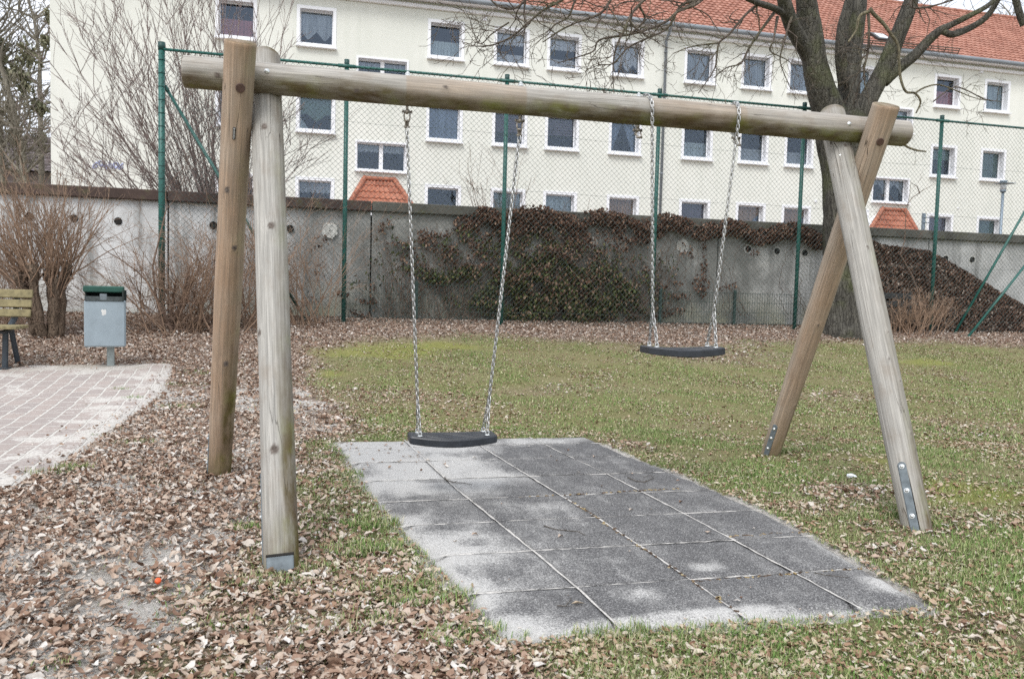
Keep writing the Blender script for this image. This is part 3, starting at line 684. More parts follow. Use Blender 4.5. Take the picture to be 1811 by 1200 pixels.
# steel ground anchors let into the feet
def anchor(o, Mx, f, d, side, z0, z1, w, bolts, depth=.064):
    side = Vector(side); side = (side-d*side.dot(d)).normalized(); t = d.cross(side).normalized(); rt = Matrix((t, side, d)).transposed()
    b = MB(); c = f+side*depth+d*((z0+z1)/2)
    b.bbox(c, (w, .010, z1-z0), .004, rt); b.disc(c+d*((z1-z0)/2)-side*.005, side, w/2, .010, 20)
    pl = childof(o, b, 'ground_anchor', M['galv'], Mx)
    bb = MB(); c2 = c-side*.0085; bb.bbox(c2+d*.004, (w+.012, .010, z1-z0+.006), .004, rt); bb.disc(c2+d*((z1-z0)/2+.007)-side*.005, side, w/2+.006, .0095, 20); childof(o, bb, 'anchor_slot', M['darkhole'], Mx)
    for k in bolts:
        b = MB(); q = f+side*(depth+.005)+d*k; b.disc(q, side, .012, .002, 18); b.disc(q+side*.0015, side, .0085, .003, 14, .005); childof(o, b, 'bolt_head', M['bolt'], Mx, False)
anchor(legNR, MNR, fNR, dNR, (-.80, -.75, 0), -.03, .29, .038, (.05, .17, .285), .0665)
anchor(legFR, MFR, fFR, dFR, (-1, -.62, 0), -.03, .255, .036, (.08, .165, .24), .0620)
anchor(legFL, MFL, fFL, dFL, (-1, -.12, 0), -.03, .26, .030, (.08, .165, .24), .0610)
anchor(legNL, MNL, fNL, dNL, (-1, .25, 0), -.03, .36, .030, (.1, .2, .3), .0640)
b = MB(); fd = Vector((0, -1, 0)); fd = (fd-dNL*fd.dot(dNL)).normalized(); tx = dNL.cross(fd); rt = Matrix((tx, fd, dNL)).transposed()
b.bbox(fNL+fd*.0655+dNL*.004, (.098, .010, .06), .003, rt); childof(legNL, b, 'ground_anchor', M['galv'], MNL)
b = MB(); b.bbox(fNL+fd*.0650+dNL*.039, (.102, .012, .010), .002, rt); childof(legNL, b, 'anchor_slot', M['darkhole'], MNL)

# ------------------------------------------------------------------ swings
def chain_mesh(mb, path, pitch=.0215, wire=.0024, width=.0076, ph=0):
    pts = [Vector(p) for p in path]; seg = [0]
    for a, b_ in zip(pts, pts[1:]): seg.append(seg[-1]+(b_-a).length)
    L = seg[-1]; k = max(1, round(L/pitch))
    def at(s):
        s = min(max(s, 0), L)
        for i in range(len(seg)-1):
            if s <= seg[i+1]: return pts[i].lerp(pts[i+1], (s-seg[i])/max(seg[i+1]-seg[i], 1e-9))
        return pts[-1]
    for i in range(k):
        s = (i+.5)*L/k; c = at(s); t = (at(s+pitch*.6)-at(s-pitch*.6)).normalized()
        a0 = Vector((1, 0, 0)) if abs(t.x) < .8 else Vector((0, 1, 0)); a = (a0-t*a0.dot(t)).normalized(); b_ = t.cross(a)
        an = .6+ph+(i % 2)*PI/2+random.uniform(-.15, .15); sd_ = a*math.cos(an)+b_*math.sin(an)
        half = pitch*.5+wire*1.1-width*.5+.0035; ring = []
        for q in range(10):
            th = 2*PI*q/10; cx, sx_ = math.cos(th), math.sin(th); ring.append(c+sd_*(width*cx)+t*((half if sx_ > 0 else -half)*(1 if abs(sx_) > .1 else 0)+width*.75*sx_))
        mb.tube(ring, wire, 6, closed=True)
def make_swing(cx, ztop, hang, label, wrapped, dn=0.0, yawd=0):
    root = thing('swing', (cx, NBm, ztop), label, 'swing', 'swings hanging from the timber frame')
    # seat: moulded rubber board, ends clipped, long edges bowed
    ou = []; n = 16
    for i in range(n+1):
        x = -.5+i/n; ou.append((x*.40, -.076-.034*math.cos(x*PI)))
    ou = [(-.223, -.058), (-.219, -.070)]+ou+[(.219, -.070), (.223, -.058)]; ou = ou+[(x, -y) for x, y in ou[::-1]]
    Rz = Matrix.Rotation(math.radians(yawd), 3, 'Z'); T = Vector((cx, NBm+dn, ztop)); sb = MB(); m = len(ou); vs = []
    for z, s_ in ((-.040, .965), (-.036, 1), (-.006, 1), (0, .97), (-.001, .92)):
        for x, y in ou: vs.append(T+Rz @ Vector((x*s_, y*s_, z+(-.013*(1-(x/.22)**2)) )))
    fs = [(i*m+k, i*m+(k+1) % m, (i+1)*m+(k+1) % m, (i+1)*m+k) for i in range(4) for k in range(m)]
    # top and bottom as strips across
    h = m//2
    for lv, fl in ((4, False), (0, True)):
        for k in range(h-1):
            q = (lv*m+k, lv*m+k+1, lv*m+m-2-k, lv*m+m-1-k); fs.append(q[::-1] if fl else q)
    sb.add(vs, fs); seat = sb.obj('seat', M['rubber'], root, smooth=False)
    gb = MB()                                  # moulded grip ribs
    for j, yy in enumerate((-.05, -.018, .016, .05)):
        gb.tube([T+Rz @ Vector((x, yy+.011*math.sin(x*34+j), -.001-.013*(1-(x/.22)**2))) for x in np.linspace(-.13, .13, 26)], .0022, 5)
    gb.obj('grip_rib', M['rubber'], seat)
    for s_, (hp, hb) in zip((-1, 1), hang):
        ex = cx+s_*.172; split = Vector((ex+s_*.0, NBm+dn*.8, ztop+.185)); up = Vector(hb)
        split.x = ex+(up.x-ex)*.12
        mb = MB()
        if not wrapped: chain_mesh(mb, [up, split])
        else:
            x0, x1 = hp.x, up.x; arc = []
            R = LR+.012
            for k in range(19):
                th = math.radians(-78+ (k/18)*262); arc.append(Vector((lerp(x0, x1, smooth(0, 1, k/18)), NBm+R*math.cos(th), bz+R*math.sin(th))))
            chain_mesh(mb, [Vector((x0-.018, NBm+.01, bz-LR-.045))]+arc+[arc[-1].lerp(split, .05)+Vector((0, 0, -.01)), split])
        chain_mesh(mb, [split+Vector((0, -.004, 0)), T+Rz @ Vector((s_*.172, -.052, .018))], ph=.3)
        chain_mesh(mb, [split+Vector((0, .004, 0)), T+Rz @ Vector((s_*.172+.0, .052, .018))], ph=.3)
        mb.obj('chain', M['chrome'], root, smooth=True)
        for y in (-.052, .052):
            eb = MB(); p = T+Rz @ Vector((s_*.172, y, -.002)); eb.disc(p, (0, 0, 1), .013, .004, 14, .002)
            eb.tube([p+Vector((.009*math.cos(a), 0, .012+.010*math.sin(a))) for a in np.linspace(0, 2*PI, 12, endpoint=False)], .0032, 6, closed=True)
            eb.obj('eye_bolt', M['bolt'], seat, smooth=True)
    return root
def make_hanger(x, turned):
    p = Vector((x, NBm, bz)); b = MB(); b.tube([p+Vector((0, 0, LR*.9)), p+Vector((0, 0, LR+.022))], .005, 10); b.disc(p+Vector((0, 0, LR-.002)), (0, 0, 1), .017, .003, 20)
    for k, r in ((.002, .0105), (.010, .0095)):
        b.tube([p+Vector((0, 0, LR+k)), p+Vector((0, 0, LR+k+.007))], r, 6)
    childof(beam, b, 'bolt_nut', M['bolt'], MxB)
    b = MB(); z0 = -LR*.9; b.tube([p+Vector((0, 0, z0)), p+Vector((0, 0, z0-.034))], .0065, 10)
    j = p+Vector((0, 0, z0-.036)); b.tube([j+Vector((-.022, 0, 0)), j+Vector((.022, 0, 0))], .0055, 10); b.tube([j+Vector((0, -.011, 0)), j+Vector((0, .011, 0))], .011, 14)
    dirv = Vector((.0, 0, -1)) if not turned else Vector((-.15, .5, .75)).normalized()
    if turned: dirv = Vector((.12, -.35, -.9)).normalized()
    for s_ in (-1, 1): b.tube([j+Vector((s_*.014, 0, 0)), j+Vector((s_*.014, 0, 0))+dirv*.030, j+dirv*.046+Vector((s_*.010, 0, 0))], .0038, 8)
    for s_ in (-1, 1): b.disc(j+Vector((s_*.021, 0, 0)), (s_, 0, 0), .0085, .004, 10)
    if not turned:
        b.tube([j+dirv*.044+Vector((-.013, 0, 0)), j+dirv*.044+Vector((.013, 0, 0))], .0055, 8)
        b.bbox(j+dirv*.060, (.020, .013, .030), .003); b.tube([j+dirv*.074+Vector((-.014, 0, 0)), j+dirv*.074+Vector((.014, 0, 0))], .0052, 8)
    else: b.tube([j+dirv*.044+Vector((-.015, 0, 0)), j+dirv*.044+Vector((.015, 0, 0))], .007, 10)
    childof(beam, b, 'chain_hanger', M['rust'], MxB, True)
    return j+dirv*.082
h1 = [make_hanger(atn(x, y, NBm).x, False) for x, y in ((720, 200), (919, 220))]
h2 = [make_hanger(atn(x, y, NBm).x, True) for x, y in ((1128, 215), (1302, 235))]
sA = atn(800, 766, NBm+.0); make_swing(sA.x, sA.z, [(h, h) for h in h1], 'black rubber swing seat hanging low over the mat on two straight chains', False)
t2 = [atn(1153, 195, NBm-.08), atn(1306, 215, NBm-.08)]
sB = atn(1207, 612, NBm); make_swing(sB.x, sB.z, [(h2[0], t2[0]), (h2[1], t2[1])], 'black rubber swing seat hung high, its chains wound once over the beam', True, yawd=-1)

# ------------------------------------------------------------------ small things on the ground
def twig(pts, r, label, name='twig', grp=None):
    P = [ong(*p)+Vector((0, 0, .02+random.uniform(0, .004))) for p in pts]; b = MB(); b.tube(P, [lerp(r, r*.4, i/(len(P)-1)) for i in range(len(P))], 6)
    for k in range(1, len(P)-1):
        if random.random() < .45: b.tube([P[k], P[k]+Vector((random.uniform(-.03, .03), random.uniform(-.03, .03), .006))], r*.4, 4)
    o = b.obj(name, M['twigm'], smooth=True); return tag(o, label, 'twig', 'twigs fallen on the mat')
M['twigm'] = simple('twig_bark', (.085, .07, .055), .9, 0, .3, 60)
twig([(786, 850), (790, 855), (803, 859), (820, 860), (834, 863)], .0035, 'thin dark twig lying on the sandy part of the mat')
twig([(1110, 851), (1125, 857), (1140, 858), (1155, 851), (1150, 846), (1138, 850)], .003, 'curled twig on the far right rows of mat tiles')
twig([(962, 938), (980, 944), (1005, 946), (1022, 947), (1035, 955)], .0025, 'pale brown twig across the middle tiles of the mat')
twig([(985, 1081), (1000, 1082), (1007, 1073), (1009, 1067)], .0022, 'short thin twig on the nearest tiles of the mat')
twig([(1440, 1022), (1460, 1027), (1500, 1030)], .0022, 'straight dark twig near the right corner of the mat')
def crumple(name, px, py, r, mat, label, cat, zo=.03, flat=.45):
    c = ong(px, py)+Vector((0, 0, zo)); b = MB(); vs = []; n, m = 10, 7
    for j in range(m+1):
        ph = PI*j/m
        for i in range(n):
            th = 2*PI*i/n; q = r*random.uniform(.72, 1.15); vs.append(c+Vector((q*1.2*math.sin(ph)*math.cos(th), q*math.sin(ph)*math.sin(th), q*flat*math.cos(ph))))
    b.add(vs, [(j*n+i, j*n+(i+1) % n, (j+1)*n+(i+1) % n, (j+1)*n+i) for j in range(m) for i in range(n)])
    return tag(b.obj(name, mat), label, cat)
crumple('paper_scrap', 1505, 849, .026, M['paper'], 'crumpled white paper scrap in the grass between the right legs', 'litter')
orange = thing('plastic_cap', ong(279, 1045), 'small bright orange plastic cap with a dark stick among the left leaves', 'litter'); q = ong(279, 1045)+Vector((0, 0, .035))
b = MB(); b.disc(q, (.3, -.6, .8), .0105, .010, 14, .004); b.obj('cap', M['orange'], orange); b = MB(); b.tube([q+Vector((-.045, -.05, -.012)), q], .0022, 6); b.obj('stick', M['twigm'], orange)
tag(MB().add(*[[(ong(1020, 1077)+Vector((x, y, z))) for x, y, z in ((-.02, 0, .022), (0, -.012, .032), (.03, 0, .020), (0, .012, .026))], [(0, 1, 2, 3)]]).obj('fallen_leaf', M['litter2']), 'single pale fallen leaf near the front seam of the mat', 'leaf').hide_render = False

# ------------------------------------------------------------------ bench
M['benchwood'] = simple('bench_slat_wood', (.22, .185, .095), .8, 0, .35, 18, .002)
M['benchmetal'] = simple('bench_cast_leg', (.03, .04, .05), .5, 0, .2, 20)
bf = ong(12, 652); bn = thing('park_bench', (bf.x-.9, bf.y, bf.z), 'park bench with olive-brown slats and dark metal legs at the left edge of the paving', 'bench')
D_ = (bf-CAM).dot(R3 @ Vector((0, 0, -1))); pxm = F/D_
def bzof(y): return bf.z+(652-y)/pxm
xr = bf.x+(66-12)/pxm-.14
for (y0, y1, dn, nm) in [(512, 527, .16, 'backrest_slat'), (530, 544, .13, 'backrest_slat'), (547, 561, .10, 'backrest_slat')]:
    for q in range(1):
        b = MB(); z0, z1 = bzof(y1), bzof(y0); b.bbox((xr-.9, bf.y+dn+.06, (z0+z1)/2), (1.8, .035, z1-z0), .006, Matrix.Rotation(math.radians(-12), 3, 'X')); b.obj(nm, M['benchwood'], bn)
for k in range(4):
    b = MB(); b.bbox((xr-.9, bf.y-.22+k*.09, bzof(577)), (1.8, .078, .035), .006); b.obj('seat_slat', M['benchwood'], bn)
for x in (bf.x, bf.x-1.3):
    b = MB(); b.tube([(x, bf.y-.05, bf.z-.02), (x, bf.y-.02, bzof(585)), (x, bf.y+.10, bzof(578)), (x, bf.y+.26, bzof(560)), (x, bf.y+.32, bzof(516))], .030, 8)
    b.bbox((x, bf.y-.05, bzof(586)), (.05, .42, .03), .005); b.bbox((x, bf.y-.05, bf.z+.012), (.09, .12, .02), .004)
    b.tube([(x, bf.y+.12, bzof(580)), (x+.03, bf.y+.24, bf.z-.03+.03)], .028, 8); b.obj('leg', M['benchmetal'], bn)

# ------------------------------------------------------------------ litter bin
M['binbody'] = simple('bin_grey_paint', (.27, .325, .36), .42, .15, .1, 9); M['binlid'] = simple('bin_green_paint', (.010, .062, .045), .4, 0, .2, 8)
M['binpost'] = simple('bin_post_paint', (.30, .34, .33), .5, .2, .15, 20); M['bindark'] = simple('bin_opening', (.02, .03, .028), .8)
c = ong(194, 648); pxm = F/(c-CAM).dot(R3 @ Vector((0, 0, -1))); RB = Matrix.Rotation(math.radians(11), 3, 'Z')
bt = thing('litter_bin', c, 'grey sheet-metal litter bin with a green lid on a post at the paving edge', 'litter bin')
def bp(px, dy, py): return c+Vector(((px-193)/pxm, dy, (648-py)/pxm))
def bxp(name, px, py, w, hh, d, mat, dy=0, par=None, bev=.008):
    b = MB(); b.bbox(bp(px, dy, py), (w/pxm, d, hh/pxm), bev, RB); return b.obj(name, mat, par or bt)
bxp('post', 193.5, 625, 12, 56, .06, M['binpost'], .03)
body = bxp('body', 189, 571, 64, 81, .22, M['binbody'], -.06, None, .014)
bxp('inner_liner', 188, 528, 60, 8, .25, M['bag'], -.055, body, .004)
lid = bxp('lid', 187, 511.5, 63, 11, .24, M['binlid'], -.06, None, .012)
bxp('lid_back', 187.5, 522, 61, 19, .02, M['bindark'], .055, lid, .004)
for xx in (158.5, 217): bxp('lid_side', xx, 522, 1.8, 19, .24, M['bindark'], -.05, lid, .002)
bxp('lock_bracket', 190, 525, 11, 11, .03, M['galv'], -.165, body, .004)
b = MB(); q0 = bp(186, -.06, 541)+RB @ Vector((0, -.111, 0)); w_ = 9/pxm; h_ = 3.3/pxm
ov = [q0+RB @ Vector((sx*w_*.7+h_*math.cos(a), 0, h_*math.sin(a))) for sx, a0, a1 in ((1, -PI/2, PI/2), (-1, PI/2, 1.5*PI)) for a in np.linspace(a0, a1, 8)]
b.add(ov+[v+RB @ Vector((0, -.002, 0)) for v in ov], [tuple(range(16, 32))]+[(i, (i+1) % 16, 16+(i+1) % 16, 16+i) for i in range(16)]); b.obj('grip_slot', M['bindark'], body)
b = MB(); pts = [(-4, 4), (-2, 6), (0, 4.5), (3, 6), (4, 2), (3.2, -4), (1.5, -3), (.5, -5), (-3, -4), (-2.5, 0)]; q0 = bp(187, -.06, 552)+RB @ Vector((0, -.1115, 0))
ov = [q0+RB @ Vector((x/pxm, 0, y/pxm)) for x, y in pts]; k = len(ov); b.add(ov+[v+RB @ Vector((0, -.001, 0)) for v in ov], [tuple(range(k, 2*k))]+[(i, (i+1) % k, k+(i+1) % k, k+i) for i in range(k)]); b.obj('torn_sticker', M['white'], body)

# ------------------------------------------------------------------ retaining wall
NW = 13.2; ZT = 2.35; wall = thing('concrete_wall', (4, NW, 0), 'long stained concrete panel wall with round drain holes and a dark coping, behind the fence', 'wall')
joints = [-13.0, -7.3, atn(297, 450, NW).x, atn(656, 450, NW).x, atn(1268, 480, NW).x, atn(1640, 480, NW).x, atn(1640, 480, NW).x+5, 24]
for i, (a, b_) in enumerate(zip(joints, joints[1:])):
    mb = MB(); nxs = max(2, int((b_-a)/.25)); oy = .0 if i != 2 else .03
    vs = []; 
    for j in range(12):
        for k in range(nxs+1): vs.append((lerp(a+.012, b_-.012, k/nxs), NW+oy, lerp(.3, ZT, j/11)))
    fs = [(j*(nxs+1)+k, j*(nxs+1)+k+1, (j+1)*(nxs+1)+k+1, (j+1)*(nxs+1)+k) for j in range(11) for k in range(nxs)]
    B0 = len(vs)
    for (x, z) in ((a+.012, .3), (b_-.012, .3), (b_-.012, ZT), (a+.012, ZT)): vs += [(x, NW+oy, z), (x, NW+.16, z)]
    fs += [(B0+2*q, B0+2*q+1, B0+(2*q+3) % 8, B0+(2*q+2) % 8) for q in range(4)]+[(B0+1, B0+7, B0+5, B0+3)]
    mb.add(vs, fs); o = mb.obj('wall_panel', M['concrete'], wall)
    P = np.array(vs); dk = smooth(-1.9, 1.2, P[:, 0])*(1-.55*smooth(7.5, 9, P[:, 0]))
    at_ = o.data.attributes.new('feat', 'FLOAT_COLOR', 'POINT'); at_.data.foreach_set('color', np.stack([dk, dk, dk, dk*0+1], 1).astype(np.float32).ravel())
    mb = MB(); xs = np.linspace(a, b_, 12)
    mb.bbox(((a+b_)/2, NW+.06, ZT+.082), (b_-a-.02, .30, .164), .012); o = mb.obj('coping', M['coping'], wall)
    dk = 0.0 if i < 3 else 1.0
    at_ = o.data.attributes.new('feat', 'FLOAT_COLOR', 'POINT'); at_.data.foreach_set('color', [dk, dk, dk, 1]*len(o.data.vertices))
mb = MB(); mb.box((5.5, NW+.10, 1.3), (37, .05, 2.0)); mb.obj('wall_joint', M['darkhole'], wall)
mb = MB(); mb.box((5.5, NW-.03, .50), (37, .05, .22)); mb.obj('plinth', simple('plinth_dark', (.06, .06, .06), .9, 0, .4, 10), wall)
for (px, py, ring) in [(52, 382, 0), (131, 386, 0), (209, 391, 0), (377, 398, 0), (513, 404, 0), (583, 408, 2), (1207, 435, 2), (1100, 429, 2), (1044, 431, 2), (1323, 440, 1), (1374, 444, 1), (1423, 447, 1), (1672, 457, 1), (1719, 459, 1)]:
    p = atn(px, py, NW); b = MB(); b.tube([p+Vector((0, .06, 0)), p+Vector((0, -.012, 0))], .058, 20, cap=False); b.tube([p+Vector((0, -.012, 0)), p+Vector((0, .06, 0))], .052, 20, cap=False)
    if ring != 2: b.disc(p+Vector((0, -.002, 0)), (0, -1, 0), .053, .001, 20)
    o = b.obj('drain_hole', M['darkhole'], wall)
    if ring:
        b = MB(); n = 16; r1 = .085 if ring == 1 else .13; vs = []
        for k in range(n):
            a = 2*PI*k/n; q = r1*random.uniform(.85, 1.1); vs += [p+Vector((.056*math.cos(a), -.004, .056*math.sin(a))) if ring == 1 else p+Vector((.01*math.cos(a), -.016, .01*math.sin(a))), p+Vector((q*math.cos(a), -.003 if ring == 1 else -.012, q*math.sin(a)))]
        b.add(vs, [(2*k, 2*k+1, (2*k+3) % (2*n), (2*k+2) % (2*n)) for k in range(n)]); b.obj('mortar_patch', M['ring'], o)

# ------------------------------------------------------------------ chain-link fence
NF = 12.45; fence = thing('chain_link_fence', (4.4, NF, .5), 'tall green chain-link ball fence with round posts and diagonal braces', 'fence')
fx = [atn(x, 300, NF).x for x in (286, 611, 892, 1164, 1420, 1660)]
fx = [fx[0], 0.31, 2.95, 5.6, 8.33, 11.15, 13.9]; fx = [atn(286, 300, NF).x, atn(611, 300, NF).x, atn(893, 300, NF).x, atn(1162, 300, NF).x, atn(1418, 300, NF).x, atn(1661, 300, NF).x]; fx.append(fx[-1]+2.75)
ZF = 4.49
for i, x in enumerate(fx):
    r = .046 if i in (0, 6) else .034; zt = ZF+.06; b = MB(); z0 = gz(x, NF)-.1
    b.tube([(x, NF, z0), (x, NF, zt)], r, 14); o = b.obj('post', M['green_metal'], fence, smooth=True)
    b = MB(); b.tube([(x, NF, zt-.10), (x, NF, zt+.012)], r+.005, 14); b.obj('post_cap', M['green_dark'], o, smooth=True)
    if i == 0:
        b = MB()
        for k in range(20): b.tube([(x+.049*math.cos(a), NF+.049*math.sin(a), .7+k*.19) for a in np.linspace(0, 2*PI, 14, endpoint=False)], .0045, 5, closed=True)
        b.obj('clamp_band', M['green_dark'], o)
b = MB(); b.tube([(fx[0], NF-.02, ZF-.03), (fx[-1], NF-.02, ZF-.03)], .021, 10)
for x in fx[1:-1]: b.tube([(x-.13, NF-.02, ZF-.03), (x+.13, NF-.02, ZF-.03)], .029, 10)
b.obj('top_rail', M['green_metal'], fence, smooth=True)
def brace(p0, p1):
    b = MB(); b.tube([p0, p1], .023, 10); d = (Vector(p1)-Vector(p0)).normalized(); b.tube([Vector(p1)-d*.09, p1], .030, 8); b.obj('brace', M['green_metal'], fence, smooth=True)
q = atn(545, 566, NF+.06); brace((q.x, NF+.07, gz(q.x, NF)-.05), (fx[0]+.03, NF+.07, atn(290, 150, NF).z))
q = atn(1690, 577, NF-.1); q2 = atn(1811, 377, NF-.1); e = q+(q2-q)*((fx[-1]-q.x)/(q2.x-q.x)); brace((q.x, NF-.08, gz(q.x, NF)-.03), (fx[-1]-.03, NF-.08, e.z))
q = atn(1703, 579, NF-.35); q2 = atn(1811, 466, NF-.2); e = q+(q2-q)*((fx[-1]-q.x)/(q2.x-q.x)); brace((q.x, NF-.45, gz(q.x, NF-.45)-.03), (fx[-1]-.02, NF-.05, e.z))
def wires(x0, x1, z0f, z1, step, r, n, y):
    mb = MB(); H = z1-.45
    for sgn, yo in ((1, -.003), (-1, .003)):
        x = x0-H if sgn > 0 else x0
        while x < (x1 if sgn > 0 else x1+H):
            ax_, az = x, .45; bx, bz_ = x+sgn*H, z1
            if sgn > 0:
                if ax_ < x0: az += x0-ax_; ax_ = x0
                if bx > x1: bz_ -= bx-x1; bx = x1
            else:
                if ax_ > x1: az += ax_-x1; ax_ = x1
                if bx < x0: bz_ -= x0-bx; bx = x0
            if bz_ > az: mb.tube([(ax_, y+yo, az), (bx, y+yo, bz_)], r, n, cap=False)
            x += step
    return mb
mb = wires(fx[0], fx[-1], 0, ZF-.02, 0.0855, .0023, 3, NF-.045)
for z in (.75, 1.75, 2.72, 3.62):
    P = []; 
    for k in range(80): P.append((lerp(fx[0], fx[-1], k/79), NF-.045, z+.01*math.sin(k*.7)))
    mb.tube(P, .0022, 4)
tag(mb.obj('wire_mesh', M['wire'], fence), kind=None)
# low double-rod fence along the foot of the wall
lowf = thing('wire_panel_fence', (4, 12.95, .5), 'low dark green rod-mesh fence at the foot of the concrete wall', 'fence')
M['lowgreen'] = simple('low_fence_paint', (.02, .045, .038), .5)
for (xa, xb) in ((atn(608, 500, 12.95).x, atn(735, 500, 12.95).x), (atn(735, 500, 12.95).x+.02, atn(905, 500, 12.95).x), (atn(1170, 500, 12.95).x, atn(1300, 500, 12.95).x), (atn(1300, 500, 12.95).x+.02, atn(1420, 500, 12.95).x)):
    b = MB(); zt = 1.17
    for x in np.arange(xa, xb, .05): b.tube([(x, 12.95, .5), (x, 12.95, zt+.02)], .003, 4)
    for z in (.62, .82, 1.0, zt): b.tube([(xa, 12.944, z), (xb, 12.944, z)], .004, 4)
    b.obj('panel', M['lowgreen'], lowf); b = MB(); b.bbox((xa, 12.97, .85), (.05, .04, .75), .004); b.obj('post', M['lowgreen'], lowf)

# ------------------------------------------------------------------ climbing plants on the wall
M['ivygreen'] = leaf_mat('evergreen_leaves', [(0, (.03, .035, .015)), (.3, (.06, .075, .025)), (.5, (.095, .12, .04)), (.72, (.16, .175, .065)), (.77, (.13, .08, .05)), (.85, (.21, .135, .09)), (1, (.33, .24, .17))])
M['ivybrown'] = leaf_mat('dry_climber_leaves', [(0, (.05, .027, .02)), (.4, (.13, .07, .048)), (.75, (.22, .13, .09)), (1, (.36, .25, .18))])
M['stem'] = simple('vine_stem', (.14, .10, .075), .9, 0, .35, 30)
def blob_leaves(name, blobs, mat, parent, s0, s1, nbase=13.12, stuff=True):
    Ps = []
    for (px, py, rx, ry, cnt, th) in blobs:
        c = atn(px, py, nbase); k = F/(c-CAM).dot(R3 @ Vector((0, 0, -1)))
        a = RNG.uniform(0, 2*PI, cnt); q = RNG.random(cnt)**.55
        x = c.x+q*np.cos(a)*rx/k; z = c.z+q*np.sin(a)*ry/k+.07*np.sin(x*5.1+c.z); y = nbase-RNG.random(cnt)**1.3*th*np.sqrt(np.maximum(1.02-q**2, .05))
        Ps.append(np.stack([x, y, np.maximum(z, .55)], 1))
    P = np.concatenate(Ps)
    cl = np.sin(P[:, 0]*7.3+1)*np.sin(P[:, 2]*8.7+P[:, 0]*2)+np.sin(P[:, 0]*17+3)*np.sin(P[:, 2]*15)*.6; P = P[(cl+RNG.normal(0, .45, len(P))) > -.35]; n = len(P)
    R = rotm(RNG.uniform(0, 6.28, n), RNG.normal(1.0, .5, n), RNG.normal(0, .6, n))
    o = scatter(name, T_lo, P, R, RNG.uniform(s0, s1, n)*.85, mat, parent)
    if stuff: o['kind'] = 'stuff'
    return o
def vines(mb, px0, px1, py0, py1, cnt, n=13.13, r=.004):
    for k in range(cnt):
        x = random.uniform(px0, px1); p = atn(x, py1, n); top = atn(x+random.uniform(-60, 60), random.uniform(py0, (py0+py1)/2), n); P = []
        m = 14; dx = random.uniform(-.3, .3)
        for i in range(m): t = i/(m-1); P.append(p.lerp(top, t)+Vector((dx*math.sin(t*3)+random.uniform(-.04, .04), random.uniform(-.05, .02), random.uniform(-.03, .03))))
        mb.tube(P, [lerp(r*1.6, r*.5, i/(m-1)) for i in range(m)], 4)
cp = thing('climbing_shrub', (5.2, 13.1, .58), 'dense evergreen climber mass in the middle of the concrete wall', 'climbing plant')
blob_leaves('foliage', [(1000, 515, 130, 50, 3300, .40), (930, 495, 85, 34, 1300, .3), (1060, 530, 75, 38, 1200, .38), (1000, 552, 125, 24, 1700, .42), (900, 545, 75, 30, 1500, .25), (870, 430, 90, 30, 650, .10), (980, 430, 60, 25, 420, .08), (800, 486, 100, 12, 900, .16), (760, 450, 60, 40, 160, .06), (1150, 500, 60, 60, 260, .06), (840, 520, 60, 30, 260, .1), (1120, 520, 60, 45, 380, .15), (960, 455, 80, 25, 900, .2), (1050, 470, 60, 35, 600, .15), (740, 470, 60, 40, 160, .06), (700, 430, 40, 40, 60, .05), (660, 500, 40, 50, 70, .06), (1480, 560, 50, 22, 120, .3)], M['ivygreen'], cp, .05, .095)
blob_leaves('dry_foliage', [(1000, 450, 90, 10, 420, .3), (950, 485, 110, 12, 520, .45), (870, 480, 60, 12, 280, .2), (980, 520, 100, 30, 500, .5), (820, 440, 40, 14, 200, .1), (890, 540, 50, 16, 200, .25), (1060, 562, 90, 10, 300, .4), (980, 460, 180, 50, 750, .14), (800, 440, 90, 36, 380, .08), (1000, 430, 120, 30, 700, .12), (760, 505, 60, 50, 160, .05), (1010, 500, 130, 30, 450, .45)], M['ivybrown'], cp, .045, .085)
mb = MB(); vines(mb, 680, 1180, 385, 560, 260, r=.0045); mb.obj('stems', M['stem'], cp)
cp2 = thing('wall_creeper', (6.5, 13.05, 2.3), 'brown dried creeper hanging over the coping of the concrete wall', 'climbing plant')
tb = [(x, y, 30, 16, 760, .20) for x, y in [(870, 380), (900, 383), (930, 384), (965, 386), (1000, 387), (1035, 389), (1070, 391), (1105, 393), (1140, 396), (1175, 399), (1210, 401), (1245, 404), (1280, 408), (1310, 411), (1340, 412), (1370, 413), (1400, 415), (1430, 417), (1452, 420)]]
tb += [(850, 400, 50, 16, 500, .1), (960, 404, 80, 16, 1000, .15), (1130, 410, 60, 18, 800, .12), (780, 410, 50, 8, 90, .05), (680, 405, 14, 10, 40, .05), (700, 440, 30, 6, 50, .05), (755, 415, 18, 20, 90, .05), (830, 415, 26, 10, 110, .06), (860, 398, 14, 30, 120, .06), (715, 475, 15, 22, 60, .05), (1060, 430, 60, 20, 160, .05), (1000, 425, 50, 20, 150, .05), (1240, 500, 18, 20, 130, .06), (1245, 470, 6, 55, 130, .05), (1180, 508, 30, 6, 90, .08), (1200, 530, 20, 6, 90, .1), (1180, 555, 35, 6, 130, .15), (1290, 510, 20, 6, 60, .08), (1210, 445, 20, 14, 60, .05), (1150, 470, 25, 40, 60, .05), (1330, 440, 15, 8, 20, .04), (575, 430, 20, 8, 40, .05), (570, 485, 14, 16, 40, .05), (555, 530, 20, 8, 30, .05), (645, 528, 22, 4, 80, .1), (610, 525, 14, 5, 50, .1), (640, 552, 20, 6, 90, .12), (660, 510, 6, 20, 50, .06), (540, 440, 30, 8, 50, .06)]
blob_leaves('foliage', tb, M['ivybrown'], cp2, .045, .085)
mb = MB(); vines(mb, 1100, 1440, 395, 560, 26); mb.obj('stems', M['stem'], cp2); mb = MB(); vines(mb, 540, 760, 380, 560, 18, r=.003); mb.obj('stems', M['stem'], cp2)

